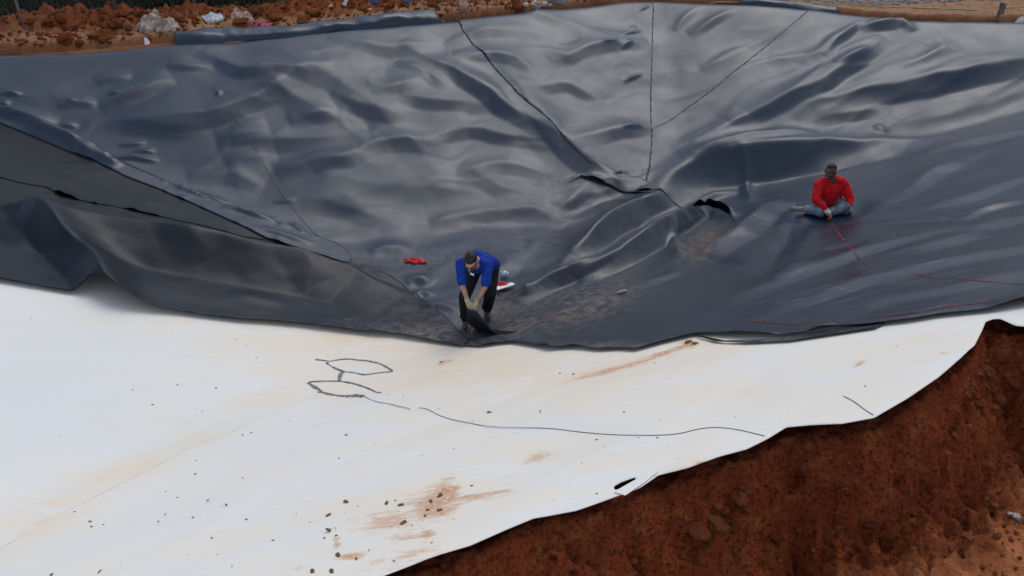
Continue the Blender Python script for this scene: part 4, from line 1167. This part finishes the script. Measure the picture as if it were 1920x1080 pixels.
p4 = cast([940, 951, 946], [518, 518, 521], nf); p4[:, 2] += .045
mesh_py('print_band', [tuple(Vector(p_) - wr.location) for p_ in p4] + [tuple(Vector(p_) - wr.location - Vector((0, 0, .01))) for p_ in p4], [(0, 2, 1), (3, 4, 5), (0, 1, 4, 3), (1, 2, 5, 4), (2, 0, 3, 5)], M_BLUEPRINT, wr)
crumple('foil_scrap', 1166, 549, 17, 7, M_SILVER, 'small silver foil scrap on the slack folds right of the dusty floor', 'scrap', nf, 14, .04, n=8)
crumple('foil_scrap', 1594, 389, 11, 9, M_SILVER, 'shiny silver scrap beside the right glove of the man in red', 'scrap', nf, 15, .06, n=8)

# far bank litter
crumple('plastic_bag', 278, 47, 46, 26, M_PLASTIC, 'large dirty clear plastic bag crumpled on the red spoil at far left', 'bag', T, 21, .13, n=18)
crumple('plastic_film', 314, 50, 44, 16, M_PLASTIC, 'flat dirty plastic film trailing right of the large clear bag', 'plastic film', T, 22, .06, n=14)
crumple('plastic_bag', 398, 36, 38, 11, M_WBAG, 'white plastic bag lying on the spoil above the long folded liner', 'bag', T, 23, .10, n=12)
crumple('plastic_bag', 455, 38, 42, 20, M_TANBAG, 'tan crumpled plastic bag on red spoil right of the white bag', 'bag', T, 24, .14, n=14)
crumple('flagging_tape', 488, 50, 32, 6, M_PINK, 'tangle of bright pink flagging tape behind the long folded liner', 'tape', T, 25, .05, n=9)
crumple('paper_scrap', 277, 86, 10, 8, M_PAPER, 'small white scrap at the rim left of the long folded liner', 'paper', T, 26, .08, n=7)
crumple('plastic_bag', 870, 12, 22, 16, M_TANBAG, 'pale crumpled bag on the spoil beyond the seam at the middle rim', 'bag', T, 27, .12, n=12)
crumple('tarp_scrap', 703, 4, 22, 8, M_TARP, 'blue tarp scrap on the spoil top, left one of two', 'tarp', T, 28, .12, n=9)
crumple('tarp_scrap', 763, 3, 20, 7, M_TARP, 'blue tarp scrap on the spoil top, right one of two', 'tarp', T, 29, .12, n=9)
crumple('paper_scrap', 646, 9, 16, 7, M_WBAG, 'small whitish scrap half buried in the red spoil top', 'paper', T, 30, .07, n=8)
crumple('paper_scrap', 1908, 46, 22, 7, M_PAPER, 'white torn scrap at the rim right of the wooden stake', 'paper', T, 31, .10, n=8)
crumple('tarp_scrap', 1045, 4, 46, 9, M_STONE, 'grey tarp bundle at the top edge beyond the far corner rim', 'tarp', T, 32, .14, n=12)

def tube(name, pts, r, mat, parent=None, k=6, closed=False):
    pts = [Vector(p) for p in pts]; V = []; F = []
    for i, p in enumerate(pts):
        t = (pts[min(i + 1, len(pts) - 1)] - pts[max(i - 1, 0)]).normalized()
        a = t.cross(Vector((0, 0, 1)));  a = a.normalized() if a.length > 1e-4 else Vector((1, 0, 0)); b_ = t.cross(a)
        rr = r[i] if isinstance(r, (list, tuple)) else r
        for j in range(k):
            th = 2 * math.pi * j / k; V.append(p + (a * math.cos(th) + b_ * math.sin(th)) * rr)
    for i in range(len(pts) - 1):
        for j in range(k): F.append((i * k + j, i * k + (j + 1) % k, (i + 1) * k + (j + 1) % k, (i + 1) * k + j))
    F += [tuple(range(k))[::-1], tuple((len(pts) - 1) * k + j for j in range(k))]
    return mesh_py(name, V, F, mat, parent, True)
def drape(pts, f, dz, step=6):
    p = subdiv(smooth_line(pts, 2), step); L = cast(p[:, 0], p[:, 1], f); L[:, 2] += dz; return L
tw = tag(tube('twine', drape([(370, 34), (378, 40), (384, 52), (392, 56), (405, 50), (412, 54), (416, 47)], T, .03), .012, M_TWINE), 'yellow twine tangled on the spoil above the long folded liner', 'twine')
hs = tag(tube('hose', drape([(1328, 10), (1345, 4), (1380, 6), (1420, 5), (1450, 8), (1520, 7), (1600, 9), (1660, 14), (1740, 16), (1835, 20)], T, .012), .013, M_HOSE), 'thin straw coloured hose lying along the dirt road at upper right', 'hose')
hs2 = tag(tube('hose', drape([(1885, 16), (1920, 13), (1980, 12)], T, .012), .013, M_HOSE), 'short end of straw coloured hose right of the wooden stake', 'hose')

# wooden stake
sp_ = cast(1866, 46, T)[0]
stake = empty('wooden_stake', tuple(sp_), 'weathered wooden stake standing on the far right bank edge', 'stake')
def boxm(name, sx, sy, z0, z1, mat, parent, taper=1.0, tilt=(0, 0), bev=.006, off=(0, 0)):
    bm = bmesh.new(); bmesh.ops.create_cube(bm, size=1)
    for v in bm.verts:
        t = v.co.z + .5; k = 1 + (taper - 1) * (1 - t)
        v.co = Vector((v.co.x * sx * k + tilt[0] * t + off[0], v.co.y * sy * k + tilt[1] * t + off[1], z0 + (z1 - z0) * t))
    bmesh.ops.bevel(bm, geom=bm.edges[:], offset=bev, segments=1, affect='EDGES')
    me = bpy.data.meshes.new(name); bm.to_mesh(me); bm.free(); me.materials.append(mat)
    o = bpy.data.objects.new(name, me); C.objects.link(o); o.parent = parent; return o
boxm('post', .075, .045, -.25, .46, M_WOOD, stake, .8, (.02, 0))
boxm('cross_piece', .09, .03, .22, .44, M_WOOD, stake, 1, (.01, 0), off=(.045, -.04))

# chain link fence at top left
def far_pt(px, py): return cast(px, py, T)[0]
fp = [far_pt(44, 50), far_pt(216, 17)]
fd = (fp[1] - fp[0]); 
posts = [fp[0] - fd, fp[0], fp[1], fp[1] + fd * .95]
fence = empty('chain_link_fence', tuple(fp[0]), 'chain link fence with slim steel posts beyond the spoil at top left', 'fence')
F0 = Vector(fp[0])
for p in posts:
    b_ = Vector((p[0], p[1], float(T(p[0], p[1])))) - F0
    tube('post', [b_ + Vector((0, 0, -.2)), b_ + Vector((0, 0, .8)), b_ + Vector((0, 0, 1.8))], .03, M_STEEL, fence, 8)
A = Vector((posts[0][0], posts[0][1], float(fp[0][2]))) - F0; B = Vector((posts[3][0], posts[3][1], float(fp[1][2]))) - F0
tube('top_rail', [A + Vector((0, 0, 1.78)), (A + B) / 2 + Vector((0, 0, 1.78)), B + Vector((0, 0, 1.78))], .02, M_STEEL, fence, 6)
V = []; Fc = []
along = (B - A); ln = along.length; al = along.normalized(); hgt = 1.7; stp = .09
for sgn in (1, -1):
    for i in range(int((ln + hgt) / stp)):
        s0 = i * stp - hgt
        a = (s0, 0.03) if sgn > 0 else (s0, hgt); b2 = (s0 + hgt, hgt) if sgn > 0 else (s0 + hgt, 0.03)
        def clip(p, r):
            if p[0] < 0: t = (0 - p[0]) / (r[0] - p[0]); return (0, p[1] + (r[1] - p[1]) * t)
            if p[0] > ln: t = (ln - p[0]) / (r[0] - p[0]); return (ln, p[1] + (r[1] - p[1]) * t)
            return p
        a2, b3 = clip(a, b2), clip(b2, a)
        P0 = A + al * a2[0] + Vector((0, 0, a2[1] + (B.z - A.z) * 0)); P1 = A + al * b3[0] + Vector((0, 0, b3[1]))
        k = len(V); w_ = Vector((0, 0, .0014)); n_ = Vector((al.y, -al.x, 0)) * .0014
        V += [P0 + w_, P0 - w_ + n_, P0 - w_ - n_, P1 + w_, P1 - w_ + n_, P1 - w_ - n_]
        Fc += [(k, k + 1, k + 4, k + 3), (k + 1, k + 2, k + 5, k + 4), (k + 2, k, k + 3, k + 5)]
mesh_py('wire_mesh', V, Fc, M_WIRE, fence)['kind'] = 'stuff'

# scrub behind the fence, dry grass on the bank
def blades(name, n, fn, mat, seed):
    r = np.random.default_rng(seed); V = []; F = []
    for i in range(n):
        x, y, h, w = fn(r)
        if x is None: continue
        z = float(T(x, y)) - .03; a = r.uniform(0, math.pi); lx, ly = r.normal(0, .35, 2) * h
        k = len(V); cx, cy = math.cos(a) * w, math.sin(a) * w
        V += [(x - cx, y - cy, z), (x + cx, y + cy, z), (x + lx * .5 + cx * .6, y + ly * .5 + cy * .6, z + h * .6), (x + lx * .5 - cx * .6, y + ly * .5 - cy * .6, z + h * .6), (x + lx, y + ly, z + h)]
        F += [(k, k + 1, k + 2, k + 3), (k + 3, k + 2, k + 4)]
    o = mesh_py(name, V, F, mat); o['kind'] = 'stuff'; return o
def scrub_fn(r):
    x = r.uniform(-16, -3.2); u = r.uniform(2.6, 9)
    p = RIM_L + dL * ((x - RIM_L[0]) / dL[0]) - nL * u
    k = max(.25, 1 - max(0, p[0] + 6.5) / 3.5)
    return p[0], p[1], r.uniform(.15, .5) * k + (.5 * k if r.random() < .15 else 0), r.uniform(.008, .03)
blades('scrub', 14000, scrub_fn, M_BRUSH, 1)
def grass_fn(r):
    x = r.uniform(-15, -1.5); u = r.uniform(2.1, 6.5)
    p = RIM_L + dL * ((x - RIM_L[0]) / dL[0]) - nL * u
    return p[0], p[1], r.uniform(.05, .22), r.uniform(.004, .012)
blades('dry_grass', 9000, grass_fn, M_GRASS, 2)
def straw_fn(r):
    x = r.uniform(-14, 12); u = abs(r.normal(.95, .3))
    if u < .55: return None, 0, 0, 0
    if x < 3.2: p = RIM_L + dL * ((x - RIM_L[0]) / dL[0]) - nL * u
    else: p = RIM_C + dR * ((x - RIM_C[0]) / dR[0]) - nR * u
    return p[0], p[1], r.uniform(.015, .06), r.uniform(.003, .008)
blades('dead_straw', 3500, straw_fn, M_STRAW, 3)

# wooded edge beyond the site: its dark lower sky line is what the near sheets mirror
r = np.random.default_rng(77); n_ = 16000
tx = r.uniform(-46, 46, n_); ty = 40 + 5 * perlin(tx * .13, tx * 0, 700) + r.uniform(-2.5, 4, n_)
tz = 1.6 + (9.5 + 2.6 * perlin(tx * .22, tx * 0 + 2, 701) + 1.6 * perlin(tx * .8, tx * 0 + 5, 702)) * r.random(n_) ** .8
V = np.zeros((n_, 4, 3)); a1 = r.normal(size=(n_, 3)); a2 = r.normal(size=(n_, 3))
a1 /= np.linalg.norm(a1, axis=1)[:, None]; a2 -= a1 * (a1 * a2).sum(1)[:, None]; a2 /= np.linalg.norm(a2, axis=1)[:, None]
sz = r.uniform(.25, .6, n_)[:, None]; ce = np.stack([tx, ty, tz], 1)
V[:, 0] = ce - a1 * sz; V[:, 1] = ce - a2 * sz * .6; V[:, 2] = ce + a1 * sz; V[:, 3] = ce + a2 * sz * .6
tl = mesh_np('treeline', V.reshape(-1, 3), np.arange(n_ * 4).reshape(-1, 4), M_BRUSH, smooth=False); tl['kind'] = 'stuff'

# ------------------------------------------------------------------ clods and stones
def lump(seed, sub=2, flat=.7, rough=.35):
    bm = bmesh.new(); bmesh.ops.create_icosphere(bm, subdivisions=sub, radius=1.0)
    q_ = np.array([v.co[:] for v in bm.verts])
    k = 1 + rough * perlin(q_[:, 0] * 1.3 + seed * 3.1, q_[:, 1] * 1.3 + q_[:, 2] * 1.7, 500 + seed) + .5 * rough * perlin(q_[:, 0] * 3.1 + q_[:, 2], q_[:, 1] * 3.3 + seed, 520 + seed)
    for v, kk in zip(bm.verts, k): v.co = Vector((v.co.x * kk, v.co.y * kk, v.co.z * kk * flat))
    me = bpy.data.meshes.new('lump'); bm.to_mesh(me); bm.free()
    return me
LUMPS = {}
for nm, mt in (('clod', M_CLOD), ('pale', M_PALE), ('crumb', M_CRUMB), ('stone', M_STONE), ('pstone', M_PSTONE), ('wet', M_CLAY)):
    LUMPS[nm] = []
    for s_ in range(5):
        me = lump(s_ + len(nm), 2, .75, .55); me.materials.append(mt)
        LUMPS[nm].append(me)
MARKS = [(45, 60, 'beside the fence post at top left'), (130, 50, 'between fence post and spoil heap top'), (215, 40, 'on the tallest part of the spoil heap'), (290, 60, 'beside the large dirty clear bag'), (380, 40, 'beside the white bag'),
         (455, 35, 'beside the tan crumpled bag'), (530, 30, 'right of the pink tape'), (640, 20, 'beside the small whitish scrap'), (730, 20, 'near the blue tarp scraps'), (830, 25, 'near the right end of the folded liner'), (940, 15, 'left of the pale stone heap'),
         (1340, 980, 'in the pale clod cluster below the torn flap'), (1830, 700, 'under the right end of the white sheet'), (1000, 1020, 'low on the bank at bottom centre'), (1180, 980, 'below the torn flap'), (1450, 880, 'mid bank under the seam end'), (1560, 1020, 'on the trench floor'), (1650, 860, 'mid bank at right'), (1860, 850, 'at the right end of the bank'), (1780, 1000, 'on the trench floor at right'),
         (650, 960, 'left of the orange mud patch'), (800, 950, 'in the orange mud patch'), (620, 1060, 'at the bottom edge of the white sheet'), (440, 940, 'left of the loose crumb row'), (250, 970, 'along the tan stain line'), (920, 774, 'above the long seam line'), (1290, 643, 'at the top edge of the white sheet'), (500, 800, 'below the weld outlines'), (300, 740, 'on the bluish left part'), (1100, 720, 'in the middle of the white sheet'), (1620, 720, 'at the right of the white sheet'), (140, 1075, 'at the lower left corner')]
def where(px, py): return min(MARKS, key=lambda m_: ((m_[0] - px) / 1.5) ** 2 + (m_[1] - py) ** 2)[2]
def size_word(r, a, b): return 'small' if r < a else ('fist sized' if r < b else 'large')
def put(name, kind, p, r, label, cat, group, sq=None):
    o = bpy.data.objects.new(name, random.choice(LUMPS[kind])); C.objects.link(o)
    o.location = p; sq = sq or (random.uniform(.8, 1.3), random.uniform(.75, 1.1), random.uniform(.65, 1.0))
    o.scale = (r * sq[0], r * sq[1], r * sq[2]); o.rotation_euler = (random.uniform(-.4, .4), random.uniform(-.4, .4), random.uniform(0, 6.28))
    return tag(o, label, cat, group)

# far spoil
G_ = 'clods on the far spoil bank'
n = 0
while n < 95:
    px = random.uniform(0, 1000); top_ = np.interp(px, [0, 120, 215, 330, 500, 700, 1000], [50, 32, 15, 25, 20, 5, 0]); bot = np.interp(px, [0, 330, 331, 830, 1000], [96, 76, 58, 32, 20])
    py = random.uniform(top_, bot)
    p = cast(px, py, T)[0]
    if rim_s(p[0], p[1]) > -.55: continue
    r = random.choice((.04, .05, .06, .08, .11, .15)) * random.uniform(.7, 1.2)
    put('clay_clod', 'clod', (p[0], p[1], p[2] + r * .15), r, size_word(r, .06, .11) + ' red clay clod ' + where(px, py), 'clod', G_); n += 1
for px, py, r in ((1003, 9, .13), (1018, 8, .1), (1008, 14, .07), (1030, 10, .06), (985, 10, .09)):
    p = cast(px, py, T)[0]; put('pale_stone', 'pstone', p, r, 'pale stone in the small heap beyond the middle of the rim', 'stone', 'pale stones beyond the rim')
for px, py, r in ((830, 41, .035), (838, 41, .03), (620, 12, .06), (800, 14, .04), (694, 18, .05)):
    p = cast(px, py, T)[0]; put('white_stone', 'pstone', p, r, 'small whitish stone on the red dirt behind the rim', 'stone', 'whitish stones behind the rim')
# gravel strip along the top right
r = np.random.default_rng(5); V = []; F = []
base = lump(3, 1, .8, .4); bv = np.array([v.co[:] for v in base.vertices]); bf = [tuple(p_.vertices) for p_ in base.polygons]
for i in range(1500):
    if i < 900: px_, py_ = r.uniform(1180, 1960), r.uniform(-14, 6) 
    else: px_, py_ = r.uniform(1180, 1960), r.uniform(2, 40)
    a_, b__, c__ = ray(px_, py_); t_ = (2.5 - CAM_Z) / c__; x, y = a_ * t_, b__ * t_
    if rim_s(x, y) > -.6: continue
    s_ = r.uniform(.02, .06) if i < 900 else r.uniform(.008, .022)
    k = len(V); V += [tuple(bv[j] * s_ * r.uniform(.8, 1.2, 3) + np.array((x, y, float(T(x, y)) + s_ * .3))) for j in range(len(bv))]
    F += [tuple(q_ + k for q_ in f_) for f_ in bf]
o = mesh_py('gravel', V, F, M_STONE); o['kind'] = 'stuff'

def rubble(name, pts, smin, smax, mat, seed):
    r = np.random.default_rng(seed); V = []; F = []; lo = lump(seed, 1, .8, .6); lv = np.array([v.co[:] for v in lo.vertices]); lf = np.array([tuple(p_.vertices) for p_ in lo.polygons])
    for i, (x, y, z) in enumerate(pts):
        s_ = smin * (smax / smin) ** (r.random() ** 2.2); th = r.uniform(0, 6.28); ct, st = math.cos(th), math.sin(th)
        q_ = lv * r.uniform(.6, 1.4, 3) * s_; q_ = np.stack([q_[:, 0] * ct - q_[:, 1] * st, q_[:, 0] * st + q_[:, 1] * ct, q_[:, 2]], 1)
        V.append(q_ + (x, y, z + s_ * .25)); F.append(lf + i * len(lv))
    o = mesh_np(name, np.concatenate(V), np.concatenate(F), mat, attrs={'dry': np.zeros(len(lv) * len(pts)), 'grass': np.zeros(len(lv) * len(pts))}, smooth=False)
    o['kind'] = 'stuff'; return o
r = np.random.default_rng(31)
px_ = r.uniform(-20, 1150, 4600); u_ = r.uniform(.55, 2.6, 4600); x_ = r.uniform(-13, 3, 4600)
pp = RIM_L[None] + dL[None] * ((x_ - RIM_L[0]) / dL[0])[:, None] - nL[None] * u_[:, None]
rubble('rubble', np.column_stack([pp, T(pp[:, 0], pp[:, 1])]), .010, .055, M_CLOD, 6)
x_ = r.uniform(-1.5, 6.5, 9000); y_ = r.uniform(2.2, 7.2, 9000); e_ = crest_signed(x_, y_)[0]; k_ = (e_ > .1) & (r.random(9000) < .8); x_, y_ = x_[k_], y_[k_]
rubble('rubble', np.column_stack([x_, y_, T_near(x_, y_)]), .004, .040, M_CLOD, 7)

# near bank clods
G_ = 'clods on the near clay bank'
spots = [(1385, 935, .075), (1360, 960, .06), (1345, 985, .08), (1330, 1010, .05), (1395, 955, .05), (1320, 1025, .04), (1300, 1035, .045), (1400, 925, .04), (1375, 990, .05),
         (1825, 680, .075), (1800, 700, .09), (1850, 700, .07), (1870, 750, .06), (1780, 720, .05), (1860, 730, .045), (1900, 720, .06), (1840, 760, .05), (1630, 985, .05), (1310, 1000, .09), (1455, 1010, .05)]
for i in range(55):
    spots.append((random.uniform(900, 1915), random.uniform(640, 1075), random.choice((.015, .02, .025, .035))))
for px, py, r_ in spots:
    p = cast(px, py, T_near)[0]
    e_ = float(crest_signed(p[:1], p[1:2])[0][0])
    if e_ < .1: continue
    pale = (px < 1410 and px > 1290 and r_ > .035) or (px > 1780 and r_ > .04)
    put('clay_clod', 'clod' if pale else 'wet', (p[0], p[1], p[2] + r_ * .15), r_, size_word(r_, .025, .055) + (' ochre' if pale else ' dark red') + ' clay clod ' + where(px, py), 'clod', G_)
for px, py, r_ in ((1905, 968, .045), (1893, 962, .025)):
    p = cast(px, py, T_near)[0]; put('pale_stone', 'pstone', p, r_, 'pale stone lying on the red trench floor at lower right', 'stone', 'pale stones on the trench floor')

# crumbs of dirt on the white sheet
CR = [(650, 942, 9), (616, 967, 7), (616, 994, 7), (609, 1009, 4), (630, 1005, 4), (634, 1042, 10), (668, 1048, 5), (586, 1072, 9), (622, 1072, 9), (825, 931, 10), (808, 941, 7), (825, 957, 9), (802, 957, 6), (752, 947, 8), (725, 944, 7), (755, 982, 9),
      (797, 968, 5), (917, 774, 6), (390, 938, 4), (424, 946, 4), (692, 1032, 3), (772, 985, 3), (885, 911, 4), (1013, 771, 3), (1170, 773, 3), (650, 816, 4), (286, 759, 3), (405, 727, 3), (170, 978, 5), (140, 960, 3), (366, 889, 4), (455, 896, 3), (333, 933, 3), (310, 964, 3), (362, 970, 3),
      (97, 1078, 5), (185, 1074, 4), (172, 988, 4), (397, 1009, 4), (455, 816, 3), (471, 811, 3), (1075, 702, 4), (1050, 700, 3), (1622, 724, 3), (1290, 643, 10), (1303, 645, 8), (827, 679, 5)]
for px, py, s_ in CR:
    p = cast(px, py, wsurf)[0]; dist = p[1] * cP - (p[2] - CAM_Z) * sP
    r_ = .62 * s_ / FPX * dist
    put('dirt_crumb', 'crumb', (p[0], p[1], p[2] + r_ * .2), r_, size_word(s_, 5, 8.5).replace('fist sized', 'middling') + ' brown dirt crumb ' + where(px, py), 'dirt crumb', 'dirt crumbs on the white sheet', (1.25, .75, .5))
V = []; F = []; rr_ = np.random.default_rng(9)
for i in range(240):
    px_, py_ = rr_.uniform(0, 1800), rr_.uniform(590, 1078)
    p = cast(px_, py_, wsurf)[0]
    if crest_signed(p[:1], p[1:2])[0][0] > -.08 or float(nf(p[0], p[1])) > p[2] + .5: continue
    s_ = float(np.exp(rr_.normal(-5.75, .45))); k = len(V)
    sc_ = rr_.uniform(.6, 1.6, 3) * np.array((1.3, 1, .6))
    V += [tuple(v_ * s_ * sc_ + p + np.array((0, 0, s_ * .3))) for v_ in bv]; F += [tuple(q_ + k for q_ in f_) for f_ in bf]
o = mesh_py('dirt_specks', V, F, M_CRUMB); o['kind'] = 'stuff'
